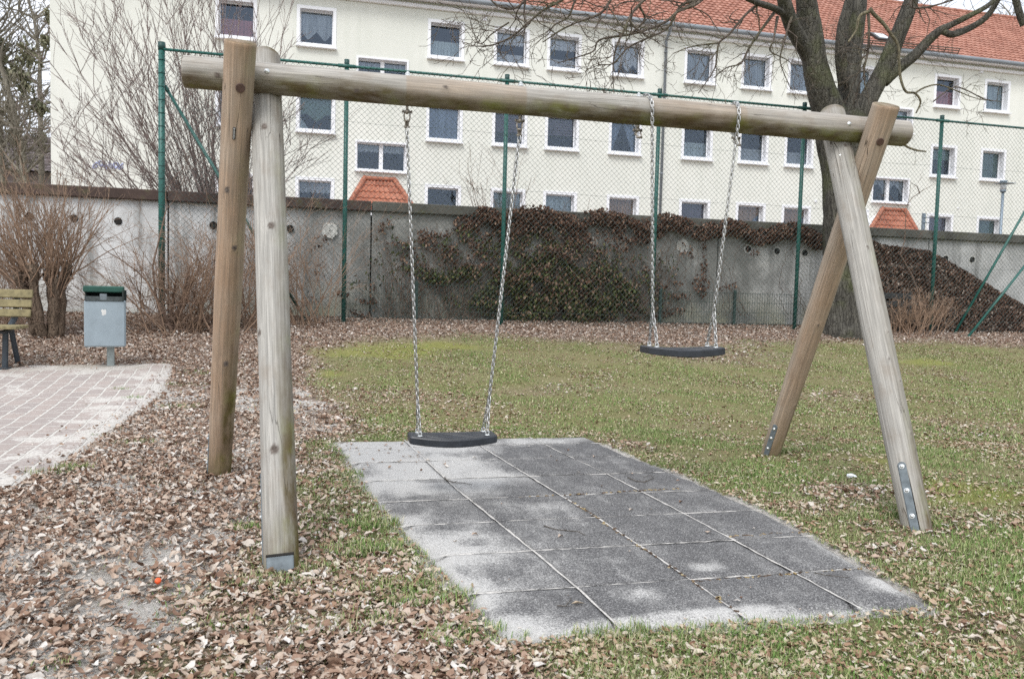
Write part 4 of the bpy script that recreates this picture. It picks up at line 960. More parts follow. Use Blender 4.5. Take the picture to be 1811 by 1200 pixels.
# leaf heap against the wall on the right
pile_mat = ground_mat()
xa, xb = atn(1520, 500, 13.2).x, 17.2
prof = [(xa-.6, .75), (atn(1530, 425, 13.1).x, atn(1530, 428, 13.1).z), (atn(1560, 446, 13.1).x, atn(1560, 440, 13.1).z), (atn(1640, 452, 13.1).x, atn(1640, 450, 13.1).z), (atn(1690, 480, 13.1).x, atn(1690, 478, 13.1).z), (atn(1740, 512, 13.1).x, atn(1740, 508, 13.1).z), (atn(1811, 553, 13.1).x, atn(1811, 550, 13.1).z), (17, .62)]
ux = np.linspace(xa-.6, 17, 90); ny = np.linspace(12.5, 13.19, 16); zt = np.interp(ux, [a for a, b in prof], [b for a, b in prof])
UU, NN = np.meshgrid(ux, ny); ff = smooth(12.45, 13.1, NN); base = gzv(np.stack([UU.ravel(), NN.ravel()], 1)).reshape(UU.shape)-.02
ZZ = base+(np.maximum(zt[None, :]-base, 0))*ff**.8+.02*np.sin(UU*9+NN*11)
hp = thing('leaf_heap', (14, 12.9, .6), 'big sloping heap of brown leaves piled against the wall behind the right fence bays', 'leaf heap')
idx = np.arange(UU.size).reshape(UU.shape); Q = np.stack([idx[:-1, :-1].ravel(), idx[:-1, 1:].ravel(), idx[1:, 1:].ravel(), idx[1:, :-1].ravel()], 1)
one = np.ones(UU.size); npmesh('heap_core', np.stack([UU.ravel(), NN.ravel(), ZZ.ravel()], 1), Q, pile_mat, hp, {'mask': np.stack([one, one*0, one*0, one], 1)})
N = 15000; u = RNG.uniform(xa-.3, 17, N); n_ = RNG.uniform(12.48, 13.17, N); f_ = smooth(12.45, 13.1, n_); b_ = gzv(np.stack([u, n_], 1)); z = b_+np.maximum(np.interp(u, [a for a, b in prof], [b for a, b in prof])-b_, 0)*f_**.8+RNG.uniform(0, .07, N)
M['heapleaf'] = leaf_mat('heap_leaves', [(0, (.03, .017, .012)), (.3, (.085, .045, .03)), (.65, (.17, .095, .065)), (.9, (.28, .19, .14)), (1, (.50, .44, .38))])
o = scatter('leaves', T_lo, np.stack([u, n_-.03, z], 1), rotm(RNG.uniform(0, 6.28, N), RNG.normal(.7, .5, N), RNG.normal(0, .5, N)), RNG.uniform(.05, .095, N), M['heapleaf'], hp); o['kind'] = 'stuff'
# compost box behind the tree
cb = thing('compost_box', atn(1585, 560, 12.35), 'dark slatted compost box half hidden behind the bare shrub right of the tree', 'box')
c0 = atn(1578, 545, 12.55); 
for k in range(5):
    b = MB(); b.bbox((c0.x, 12.5, .60+k*.15), (.75, .03, .11), .004); b.obj('slat', M['plate'], cb)
for s_ in (-.36, .36): b = MB(); b.bbox((c0.x+s_, 12.53, .9), (.05, .04, .8), .004); b.obj('corner_post', M['plate'], cb)

# ------------------------------------------------------------------ bare shrubs and trees
def wander(p, d, L, n, jit, up=0.0):
    P = [Vector(p)]; d = Vector(d).normalized()
    for i in range(n):
        d = (d+Vector((random.gauss(0, jit), random.gauss(0, jit), random.gauss(0, jit)+up))).normalized(); P.append(P[-1]+d*(L/n))
    return P
def grow(mb, p, d, L, r, depth, n=7, jit=.12, up=.03, kids=(3, 5), spread=.7, ratio=.6, rr=.55, rmin=.0016, sides=None, taper=.35):
    P = wander(p, d, L, n, jit, up); rad = [max(rmin, lerp(r, r*taper, i/n)) for i in range(n+1)]
    mb.tube(P, rad, sides or (3 if r < .008 else 5 if r < .03 else 8), cap=r > .01)
    if depth <= 0: return P
    for k in range(random.randint(*kids)):
        t = random.uniform(.25, 1.0); i = min(int(t*n), n-1); q = P[i].lerp(P[i+1], t*n-i) if i < n else P[-1]
        ax = (P[i+1]-P[i]).normalized(); o = ax.orthogonal().normalized(); o = Matrix.Rotation(random.uniform(0, 2*PI), 3, ax) @ o
        dd = (ax+o*spread*random.uniform(.5, 1.3)).normalized(); grow(mb, q, dd, L*ratio*random.uniform(.6, 1.15), max(rmin, rad[i]*rr), depth-1, max(3, n-1), jit*1.1, up, kids, spread, ratio, rr, rmin)
    return P
M['twig_tan'] = simple('tan_twig_bark', (.26, .175, .12), .85, 0, .35, 25); M['twig_brown'] = simple('brown_twig_bark', (.17, .115, .085), .85, 0, .35, 25)
M['twig_grey'] = simple('grey_twig_bark', (.20, .155, .14), .85, 0, .3, 10); M['stump'] = bark_mat('gnarled_stump_bark', (.06, .042, .03), (.20, .15, .11), 22)
# pollarded shrub beside the bench
c = ong(84, 606); c = Vector((c.x, max(c.y, 9.6), 0)); c = atn(84, 560, c.y+.3); c.z = gz(c.x, c.y)
ps = thing('pollarded_shrub', c, 'pollarded shrub with a thick gnarled stump and upright bare shoots, behind the bench', 'shrub')
kk = F/(c-CAM).dot(R3 @ Vector((0, 0, -1))); mb = MB(); heads = []
for (x0, x1, y1, r) in [(62, 40, 492, .055), (78, 62, 478, .065), (92, 88, 480, .065), (100, 112, 470, .05), (72, 52, 500, .06), (88, 100, 500, .065)]:
    a = c+Vector(((x0-84)/kk, random.uniform(-.1, .1), -.05)); e = c+Vector(((x1-84)/kk, random.uniform(-.15, .15), (606-y1)/kk)); P = [a.lerp(e, t)+Vector((random.uniform(-.02, .02), random.uniform(-.02, .02), 0)) for t in np.linspace(0, 1, 9)]
    mb.tube(P, [r*random.uniform(.75, 1.1)*(1.15 if i > 6 else 1) for i in range(9)], 9); heads.append(e)
mb.obj('stump', M['stump'], ps, smooth=True); mb = MB()
for h in heads:
    for k in range(22):
        d = Vector((random.gauss((h.x-c.x)*1.3, .42), random.gauss(0, .25), 1)); grow(mb, h+Vector((random.uniform(-.07, .07), random.uniform(-.07, .07), random.uniform(-.25, .03))), d, random.uniform(.7, 1.25), random.uniform(.006, .012), 2, 7, .09, .02, (2, 4), .6, .42, .5, .0020)
mb.obj('shoots', M['twig_tan'], ps); mb = MB()
for k in range(120):
    h = random.choice(heads); grow(mb, h-Vector((0, 0, random.uniform(0, .6))), Vector((random.gauss(0, 1), random.gauss(-.3, .6), random.uniform(-.2, .9))), random.uniform(.1, .35), .003, 1, 4, .15, 0, (1, 2), .7, .5, .5, .0016)
mb.obj('side_twigs', M['twig_brown'], ps)
def thicket(name, px, py, pxw, ht, cnt, label, matk, n, lean=0, spread=.45, depth=2, r=(.005, .012), leaves=0, L0=.6):
    c = atn(px, py, n); c.z = gz(c.x, n); kk = F/(c-CAM).dot(R3 @ Vector((0, 0, -1))); t = thing(name, c, label, 'shrub', None)
    mb = MB()
    for k in range(cnt):
        x = random.gauss(0, .42)*pxw/kk/2; p = c+Vector((x, random.gauss(0, .15), -.03)); d = Vector((x*.6+random.gauss(lean, spread), random.gauss(0, .25), 1))
        grow(mb, p, d, ht*random.uniform(L0, 1.05), random.uniform(*r), depth, 8, .10, .01, (3, 5), .75, .48, .55, .0017)
    mb.obj('branches', M[matk], t)
    return t, c
t1, c1 = thicket('bare_shrub', 320, 600, 200, 1.4, 84, 'tangled orange-brown bare shrub between the litter bin and the left swing legs', 'twig_tan', 11.6, .05, .6)
mb = MB()
for k in range(90):
    grow(mb, c1+Vector((random.gauss(.1, .45), random.gauss(0, .15), random.uniform(0, .5))), Vector((random.gauss(0, 1), random.gauss(0, .4), random.uniform(-.1, .7))), random.uniform(.3, .8), .006, 2, 7, .2, .0, (2, 4), .9, .5, .55, .0018)
for k in range(5): grow(mb, c1+Vector((random.uniform(-.6, .5), random.uniform(-.1, .1), -.02)), Vector((random.uniform(-.4, .4), 0, 1)), random.uniform(.7, 1.1), .035, 1, 8, .1, 0, (2, 4), .6, .6, .5, .004)
for (a, b_) in (((310, 598), [(285, 545), (262, 500), (243, 480), (215, 460), (185, 442)]), ((290, 590), [(275, 520), (270, 470), (282, 420), (294, 370), (293, 340)])):
    P = [atn(*q, 11.55) for q in [a]+b_]; mb.tube(P, [.022, .018, .014, .011, .008, .005], 6)
    for q in P[2:]: grow(mb, q, Vector((random.uniform(-1, 1), 0, .8)), .5, .005, 2, 6, .12, 0, (2, 4), .8, .6, .5, .0017)
mb.obj('thick_branches', M['twig_brown'], t1)
thicket('bare_shrub', 545, 590, 110, 1.65, 40, 'bare tan shrub just right of the left swing legs, in front of the wall', 'twig_tan', 12.2, -.25, .35, 2)
thicket('bare_shrub', 440, 596, 90, 1.7, 34, 'bare brush seen between the two left swing legs', 'twig_tan', 12.0, .0, .35, 2)
thicket('bare_shrub', 1610, 582, 120, .75, 62, 'low tangled bare shrub in front of the leaf heap, right of the tree', 'twig_tan', 12.2, .05, .4, 2)
t5, c5 = thicket('bare_shrub', 1618, 580, 40, 1.3, 6, 'taller dark-stemmed shrub whose branches reach over the wall by the right fence post', 'twig_brown', 12.7, -.1, .25, 1)
mb = MB(); P = [atn(*q, 12.7) for q in [(1622, 578), (1628, 530), (1612, 485), (1592, 450), (1600, 425), (1602, 380), (1605, 365)]]; mb.tube(P, [.03, .025, .02, .015, .01, .006, .004], 6)
for q in P[3:]: grow(mb, q, Vector((random.uniform(-1, 1), 0, .6)), .5, .006, 2, 6, .15, 0, (2, 4), .8, .6, .5, .0018)
P = [atn(*q, 12.7) for q in [(1602, 365), (1613, 350), (1627, 340), (1640, 332), (1660, 322)]]; mb.tube(P, [.008, .008, .007, .004, .002], 5); P = [atn(*q, 12.7) for q in [(1627, 342), (1622, 330), (1610, 322)]]; mb.tube(P, [.012, .008, .003], 5); mb.obj('main_stem', M['twig_brown'], t5)
thicket('bare_shrub', 15, 600, 80, 1.3, 40, 'thin bare twigs behind the bench back at the far left edge', 'twig_tan', 11.8, .1, .3, 2, (.003, .007))
# big shrub behind the wall, fanning up in front of the gable
c = Vector(atn(400, 420, 14.6)); c.z = .7; bs = thing('tall_bare_shrub', c, 'tall multi-stemmed bare shrub fanning out behind the wall in front of the house end', 'shrub'); mb = MB()
tg = [(100, 190), (120, 100), (140, 60), (165, 50), (95, 230), (105, 300), (200, 70), (200, 45), (240, 60), (260, 15), (275, 5), (300, 25), (330, 30), (350, 10), (370, -30), (300, -30), (385, 40), (400, -20), (430, 10), (450, 40), (120, 150), (150, 130), (180, 110), (220, 130), (250, 110), (110, 260), (280, 90), (320, 100), (350, 90), (380, 120), (330, 160), (300, 190), (270, 150), (420, 120), (400, 170), (360, 200), (460, 170), (490, 220), (510, 250), (520, 180), (480, 90), (495, 60), (550, 270), (130, 210), (170, 190), (210, 220), (240, 230), (160, 270), (310, 240)]
for (x, y) in tg:
    e = atn(x+random.uniform(-10, 10), y+random.uniform(-10, 10), 14.4+random.uniform(-.5, .5)); s = c+Vector((random.uniform(-.35, .35), random.uniform(-.2, .2), 0)); mid = s.lerp(e, .45)+Vector((0, 0, .25+random.uniform(-.1, .15)))
    P = []; m = 12
    for i in range(m+1): t = i/m; P.append((s*(1-t)**2+mid*2*t*(1-t)+e*t*t)+Vector((random.uniform(-.02, .02), random.uniform(-.02, .02), 0)))
    r = random.uniform(.020, .038); mb.tube(P, [max(.003, lerp(r, .003, (i/m)**.7)) for i in range(m+1)], 5)
    for i in range(3, m+1):
        for q in range(random.choice((1, 2, 2))):
            ax = (P[i]-P[i-1]).normalized(); dd = ax+Vector((random.gauss(0, .5), random.gauss(0, .3), random.gauss(.25, .35))); grow(mb, P[i], dd, random.uniform(.35, 1.0), .007, 1, 6, .07, .02, (3, 5), .5, .5, .6, .0034)
mb.obj('branches', M['twig_grey'], bs)
# thin tall shoots over the wall at the left
c = atn(140, 400, 13.9); c.z = .7; ts = thing('sapling_row', c, 'thin upright bare shoots sticking up over the left end of the wall', 'shrub'); mb = MB()
for x in (98, 105, 112, 125, 141, 150, 158, 170): 
    p = atn(x, 400, 13.9); p.z = .7; e = atn(x+random.uniform(-6, 6), random.uniform(258, 300), 13.9); grow(mb, p, e-p, (e-p).length, .008, 1, 8, .02, 0, (3, 5), .35, .18, .4, .003)
mb.obj('shoots', M['twig_grey'], ts)
for (px, h_, lab, wd) in ((885, 275, 'small bare sapling behind the wall, left of the middle fence post', 130), (1030, 375, 'low bare bush tips showing over the creeper on the wall', 120)):
    c = atn(px, 420, 13.9); c.z = .7; t = thing('bare_sapling', c, lab, 'shrub'); mb = MB()
    for k in range(9):
        e = atn(px+random.uniform(-wd/2, wd/2), random.uniform(h_, h_+60), 13.9+random.uniform(-.4, .4)); p = c+Vector((random.uniform(-.15, .15), 0, 0)); grow(mb, p, e-p, (e-p).length, .010, 2, 8, .05, 0, (3, 4), .6, .35, .45, .0024)
    mb.obj('branches', M['twig_brown'], t)

# the old tree
M['bark'] = bark_mat('old_tree_bark', (.03, .028, .025), (.125, .118, .10), 16, .4); M['barktwig'] = bark_mat('tree_twig_bark', (.07, .055, .045), (.17, .14, .115), 14, .35); M['lichen'] = bark_mat('lichen_bark', (.09, .08, .06), (.24, .21, .14), 20, .25)
NTR = 12.05; tr0 = ong(1490, 588); tb_ = Vector((atn(1490, 560, NTR).x, NTR, gz(0, NTR)))
tree = thing('bare_tree', tb_, 'large leafless tree with a thick forking trunk, behind the right swing legs', 'tree')
def limb(pts, n0=NTR, name=None):          # (px, py, width px, offset in depth)
    P = []; R_ = []
    for (x, y, w, dn) in pts:
        p = atn(x, y, n0+dn); k = F/(p-CAM).dot(R3 @ Vector((0, 0, -1))); P.append(p); R_.append(w/k/2)
    # smooth subdivision
    Q = []; S = []
    for i in range(len(P)-1):
        p0, p1, p2, p3 = P[max(i-1, 0)], P[i], P[i+1], P[min(i+2, len(P)-1)]
        for j in range(6):
            t = j/6; Q.append(.5*((2*p1)+(p2-p0)*t+(2*p0-5*p1+4*p2-p3)*t*t+(3*p1-p0-3*p2+p3)*t**3)); S.append(lerp(R_[i], R_[i+1], t))
    Q.append(P[-1]); S.append(R_[-1]); return Q, S
def rough_tube(mb, Q, S, n=20, amp=.06):
    b0 = len(mb.v); mb.tube(Q, S, n); ph = random.uniform(0, 6)
    for i, q in enumerate(Q):
        for k in range(n):
            v = Vector(mb.v[b0+i*n+k]); a = 2*PI*k/n; f = 1+amp*(math.sin(3*a+ph+i*.13)+.6*math.sin(7*a+ph*2+i*.21)+.4*random.uniform(-1, 1)); mb.v[b0+i*n+k] = tuple(q+(v-q)*f)
mb = MB()
Q, S = limb([(1490, 640, 92, 0), (1490, 588, 86, 0), (1491, 555, 72, 0), (1493, 480, 68, 0), (1494, 380, 68, 0), (1493, 300, 72, 0), (1487, 240, 84, 0), (1478, 205, 80, 0)]); rough_tube(mb, Q, S, 28, .05)
mb.obj('trunk', M['bark'], tree, smooth=True)
LIMBS = [[(1482, 260, 62, 0), (1472, 215, 58, 0), (1452, 160, 47, -.1), (1440, 110, 42, -.15), (1434, 60, 38, -.2), (1428, 20, 36, -.25), (1422, -40, 30, -.4), (1415, -120, 22, -.5)],
         [(1447, 135, 30, -.1), (1425, 90, 27, -.2), (1402, 50, 26, -.4), (1388, 10, 24, -.6), (1378, -40, 20, -.8), (1360, -110, 13, -1)],
         [(1498, 250, 55, .1), (1500, 190, 40, .1), (1503, 130, 36, .15), (1508, 70, 34, .2), (1515, 10, 32, .2), (1520, -50, 26, .3), (1530, -130, 16, .3)],
         [(1493, 150, 20, -.05), (1487, 100, 20, -.1), (1490, 50, 19, -.15), (1500, 10, 17, -.2), (1512, -40, 14, -.2)],
         [(1505, 270, 50, 0), (1518, 210, 36, -.1), (1542, 165, 32, -.15), (1566, 118, 30, -.2), (1586, 68, 28, -.3), (1605, 20, 26, -.4), (1622, -30, 22, -.5), (1650, -110, 14, -.7)],
         [(1562, 145, 22, -.2), (1590, 120, 20, -.3), (1618, 98, 18, -.4), (1642, 72, 16, -.5), (1662, 54, 14, -.6), (1680, 45, 11, -.6), (1715, 28, 9, -.8), (1750, 8, 8, -.9), (1790, -30, 6, -1)],
         [(1664, 54, 11, -.6), (1685, 61, 12, -.6), (1715, 50, 11, -.6), (1745, 30, 10, -.7), (1765, 0, 9, -.8), (1790, -50, 7, -.9)],
         [(1395, 30, 14, -.4), (1370, 15, 11, -.8), (1340, 5, 10, -1.2), (1310, -8, 8, -1.5), (1270, -30, 7, -1.9)],
         [(1811, 45, 12, -2.0), (1802, 20, 12, -2.0), (1792, -20, 12, -2.0)]]
for i, L in enumerate(LIMBS):
    mb = MB(); Q, S = limb(L); rough_tube(mb, Q, S, 16, .05)
    mb.obj('limb', M['bark'], tree, smooth=True)
# finer boughs that sweep over the roof on the left, each ending in crooked twigs
BO = [[(1270, -30, 8, -1.9), (1235, 5, 6, -2.1), (1200, 20, 5.5, -2.2), (1175, 40, 5, -2.3), (1120, 60, 4, -2.4), (1062, 70, 3.5, -2.5), (1050, 90, 3, -2.5), (1025, 100, 2.2, -2.6), (985, 112, 1.5, -2.6)],
      [(1240, 0, 6, -2.1), (1205, 10, 5, -2), (1180, 50, 4, -2), (1140, 70, 3.5, -2.1), (1110, 85, 3, -2.1), (1085, 112, 2.5, -2.2), (1060, 115, 1.8, -2.2), (1035, 125, 1.2, -2.2)],
      [(1200, -60, 8, -2.5), (1150, -10, 6, -2.6), (1120, 20, 5, -2.6), (1105, 50, 4, -2.7), (1088, 90, 3, -2.7), (1084, 130, 2.2, -2.7), (1086, 165, 1.3, -2.7)],
      [(1345, 5, 7, -1.1), (1320, 25, 5, -1.2), (1290, 60, 4.5, -1.3), (1272, 76, 4, -1.3), (1268, 100, 3.2, -1.3), (1262, 125, 2.5, -1.3), (1235, 165, 1.4, -1.3)],
      [(1375, 15, 7, -.7), (1345, 55, 4.5, -.9), (1325, 85, 4, -1), (1310, 112, 3.3, -1), (1285, 120, 2.4, -1), (1262, 138, 1.6, -1)],
      [(1272, 76, 3.5, -1.3), (1240, 80, 2.5, -1.3), (1215, 85, 2, -1.3), (1190, 95, 1.4, -1.3)],
      [(1060, -40, 7, -3), (1010, -10, 6, -3.1), (985, 5, 5, -3.1), (958, 20, 4.5, -3.2), (935, 40, 4, -3.2), (905, 65, 3.5, -3.2), (870, 80, 2.8, -3.2), (840, 82, 2, -3.2)],
      [(1040, -30, 6, -3), (1018, 0, 4, -3), (1005, 30, 3.5, -3), (980, 45, 3, -3), (970, 60, 2, -3), (955, 70, 1.4, -3)],
      [(960, -30, 6, -3.4), (935, -5, 5, -3.4), (910, 15, 4.5, -3.4), (880, 10, 3.5, -3.5), (860, -10, 2, -3.5)],
      [(1100, -40, 6, -2.6), (1080, 0, 5, -2.6), (1060, 25, 4.5, -2.6), (1020, 40, 3.5, -2.7), (990, 55, 3, -2.7), (960, 75, 2, -2.8)],
      [(1130, 10, 5, -2.5), (1140, 35, 4, -2.4), (1115, 60, 3.5, -2.4), (1150, 30, 2.4, -2.4), (1180, 20, 1.5, -2.4)],
      [(900, 40, 3, -3.2), (870, 60, 2.5, -3.2), (850, 78, 2, -3.2), (838, 60, 1.5, -3.2), (832, 40, 1, -3.2)],
      [(1375, 30, 6, -.7), (1368, 70, 3, -.8), (1362, 90, 2.5, -.8), (1390, 105, 2, -.8), (1402, 115, 1.2, -.8)],
      [(1400, 30, 5, -.6), (1385, 80, 3, -.7), (1380, 110, 2.2, -.7), (1395, 150, 1.3, -.7)],
      [(1620, -20, 8, -1), (1610, 10, 4, -1.1), (1630, 14, 3.5, -1.2), (1660, 8, 3, -1.2), (1700, -5, 2.6, -1.2)],
      [(1535, 20, 6, -.9), (1537, 50, 5, -.9), (1535, 90, 4.5, -.9), (1528, 125, 3.5, -.9), (1531, 160, 2, -.9)],
      [(1650, 180, 2.5, -1), (1685, 155, 2.4, -1), (1710, 160, 2.2, -1), (1740, 175, 1.8, -1), (1770, 180, 1.2, -1)]]
mb = MB(); mb2 = MB()
for L in BO:
    Q, S = limb(L); mbb = MB(); mbb.tube(Q, S, 6); mbb.obj('bough', M['barktwig'], tree, smooth=True)
    for i in range(2, len(Q)):
        if Q[i].z > 6.5: continue
        for k in range(random.choice((0, 0, 1, 1))):
            ax = (Q[min(i+1, len(Q)-1)]-Q[i-1]).normalized(); dd = ax*.6+Vector((random.gauss(-.2, .7), random.gauss(0, .4), random.gauss(-.05, .6)))
            grow(mb2, Q[i], dd, random.uniform(.25, .75), max(.0042, S[i]*.55), 2, 6, .26, -.01, (1, 3), .9, .55, .6, .0028)
for L in LIMBS[:8]:
    Q, S = limb(L)
    for i in range(8, len(Q), 5):
        if random.random() < .8: grow(mb2, Q[i], Vector((random.gauss(0, .8), random.gauss(0, .4), random.gauss(.2, .5))), random.uniform(.3, .7), .006, 2, 6, .2, 0, (2, 4), .8, .55, .55, .0022)
for k in range(46):                          # water shoots in the fork
    p = atn(random.uniform(1462, 1500), random.uniform(55, 130), NTR-.35); grow(mb2, p, Vector((random.gauss(0, .6), random.gauss(-.2, .4), random.gauss(.2, .6))), random.uniform(.15, .4), .0035, 1, 5, .2, 0, (1, 3), .7, .5, .5, .0018)
mb2.obj('twigs', M['barktwig'], tree)
mb = MB()
for L in ([(1538, 15, 7, -1.2), (1545, 25, 7, -1.2), (1562, 42, 6.5, -1.2), (1575, 60, 6, -1.2), (1588, 80, 5.5, -1.2), (1590, 110, 5, -1.2), (1593, 140, 4.5, -1.2), (1602, 162, 4.5, -1.2), (1618, 165, 4, -1.2), (1628, 180, 3.5, -1.2), (1620, 200, 2.5, -1.2)],
          [(1538, 20, 6, -1.2), (1525, 25, 6, -1.2), (1518, 35, 5, -1.2), (1515, 52, 4, -1.2), (1500, 75, 3, -1.2)],
          [(1618, 165, 3.5, -1.2), (1635, 155, 3, -1.2), (1660, 150, 2.6, -1.2), (1690, 160, 2, -1.2), (1720, 172, 1.6, -1.2), (1745, 178, 1.1, -1.2)],
          [(1596, 252, 5, -1.5), (1605, 260, 4, -1.5), (1622, 266, 3.6, -1.5), (1638, 268, 2.5, -1.5)]):
    Q, S = limb(L); mb.tube(Q, S, 7)
    for i in range(10, len(Q), 4): grow(mb, Q[i], Vector((random.gauss(.3, .7), random.gauss(0, .3), random.gauss(.2, .6))), random.uniform(.15, .4), .003, 2, 5, .2, 0, (1, 3), .8, .55, .6, .0018)
mb.obj('lichen_branch', M['lichen'], tree, smooth=True)

# ------------------------------------------------------------------ apartment building
NBD = 26.6; bld = thing('apartment_building', (10, NBD, .8), 'long three-storey cream apartment block with a red tiled roof and white-framed windows', 'building')
ul = atn(89, 150, NBD).x; ur = 52.0; ZE = 10.85; Z0 = .4
WROW = [(8.86, 10.13), (6.13, 7.40), (3.41, 4.68)]
cen = [atn(x, y, NBD).x for x, y in ((418, 30), (560, 45), (789, 70), (905, 85), (998, 92), (1110, 106), (1238, 118), (1338, 128), (1419, 137), (1523, 150), (1675, 165), (1763, 172))]
cen += [cen[-1]+3.0, cen[-1]+6.1, cen[-1]+8.9, cen[-1]+13, cen[-1]+16]
styles = [['lowred', 'lacedbl', 'lowwhite', 'toplow', 'toplow', 'topzig', 'sheer', 'sheer', 'sheer', 'sheerl', 'lowred', 'sheerl', 'sheer', 'lowwhite', 'sheer', 'sheer', 'sheer'],
          ['plain', 'green', 'blind', 'stripes', 'stripes', 'ties', 'lowwhite', 'lowlace', 'lowlace', 'sheer', 'greenstripe', 'sheerg', 'orange', 'sheer', 'lowred', 'sheer', 'sheer'],
          ['plain', 'toplace', 'lowpale', 'sheerl', 'sheerl', 'orange', 'plum', 'vlace', 'vlace', 'plain', 'plum', 'sheerg', 'plum', 'sheer', 'orange', 'sheer', 'sheer']]
wins = []
for r, (z0, z1) in enumerate(WROW):
    for i, u in enumerate(cen): wins.append((u-.62, u+.62, z0, z1, styles[r][i], False))
sA0, sA1 = atn(628, 277, NBD).x, atn(720, 277, NBD).x; zA1, zA0 = atn(670, 250, NBD).z, atn(670, 303, NBD).z
sB0 = atn(1541, 340, NBD).x; sB1 = atn(1608, 340, NBD).x
for a in (sA0, sB0, sB0+20):
    for dz in (0, 2.72): wins.append((a, a+(sA1-sA0), zA0+dz, zA1+dz, 'stairlace', True))
xs = sorted({ul, ur}|{w[0] for w in wins}|{w[1] for w in wins}|set(np.arange(math.ceil(ul), ur, 2.0))); zs = sorted({Z0, ZE}|{w[2] for w in wins}|{w[3] for w in wins})
mb = MB()
for i in range(len(xs)-1):
    for j in range(len(zs)-1):
        cx, cz = (xs[i]+xs[i+1])/2, (zs[j]+zs[j+1])/2
        if any(w[0] < cx < w[1] and w[2] < cz < w[3] for w in wins): continue
        mb.add([(xs[i], NBD, zs[j]), (xs[i+1], NBD, zs[j]), (xs[i+1], NBD, zs[j+1]), (xs[i], NBD, zs[j+1])], [(0, 1, 2, 3)])
DEP = 10.5; mb.add([(ul, NBD, Z0), (ul, NBD+DEP, Z0), (ul, NBD+DEP, ZE), (ul, NBD+DEP/2, ZE+4.0), (ul, NBD, ZE)], [(0, 4, 3, 2, 1)]); mb.add([(ur, NBD, Z0), (ur, NBD+DEP, Z0), (ur, NBD+DEP, ZE), (ur, NBD+DEP/2, ZE+4.0), (ur, NBD, ZE)], [(0, 1, 2, 3, 4)]); mb.add([(ul, NBD+DEP, Z0), (ur, NBD+DEP, Z0), (ur, NBD+DEP, ZE), (ul, NBD+DEP, ZE)], [(0, 1, 2, 3)])
mb.obj('wall', M['plaster'], bld)
b = MB(); b.box(((ul+ur)/2, NBD+1.6, 6), (ur-ul-.6, .1, 10)); 
b.obj('interior', M['interior'], bld)
def curt(mb, x0, x1, zl, zh, y, wave=.02, k=40, n=22):
    vs = []
    for i in range(n+1):
        t = i/n; x = lerp(x0, x1, t); a, c_ = (zl(t), zh(t)); yy = y+wave*math.sin(t*k*1.0)
        vs += [(x, yy, a), (x, yy, max(c_, a+.002))]
    mb.add(vs, [(2*i, 2*i+2, 2*i+3, 2*i+1) for i in range(n)])
wc = 0
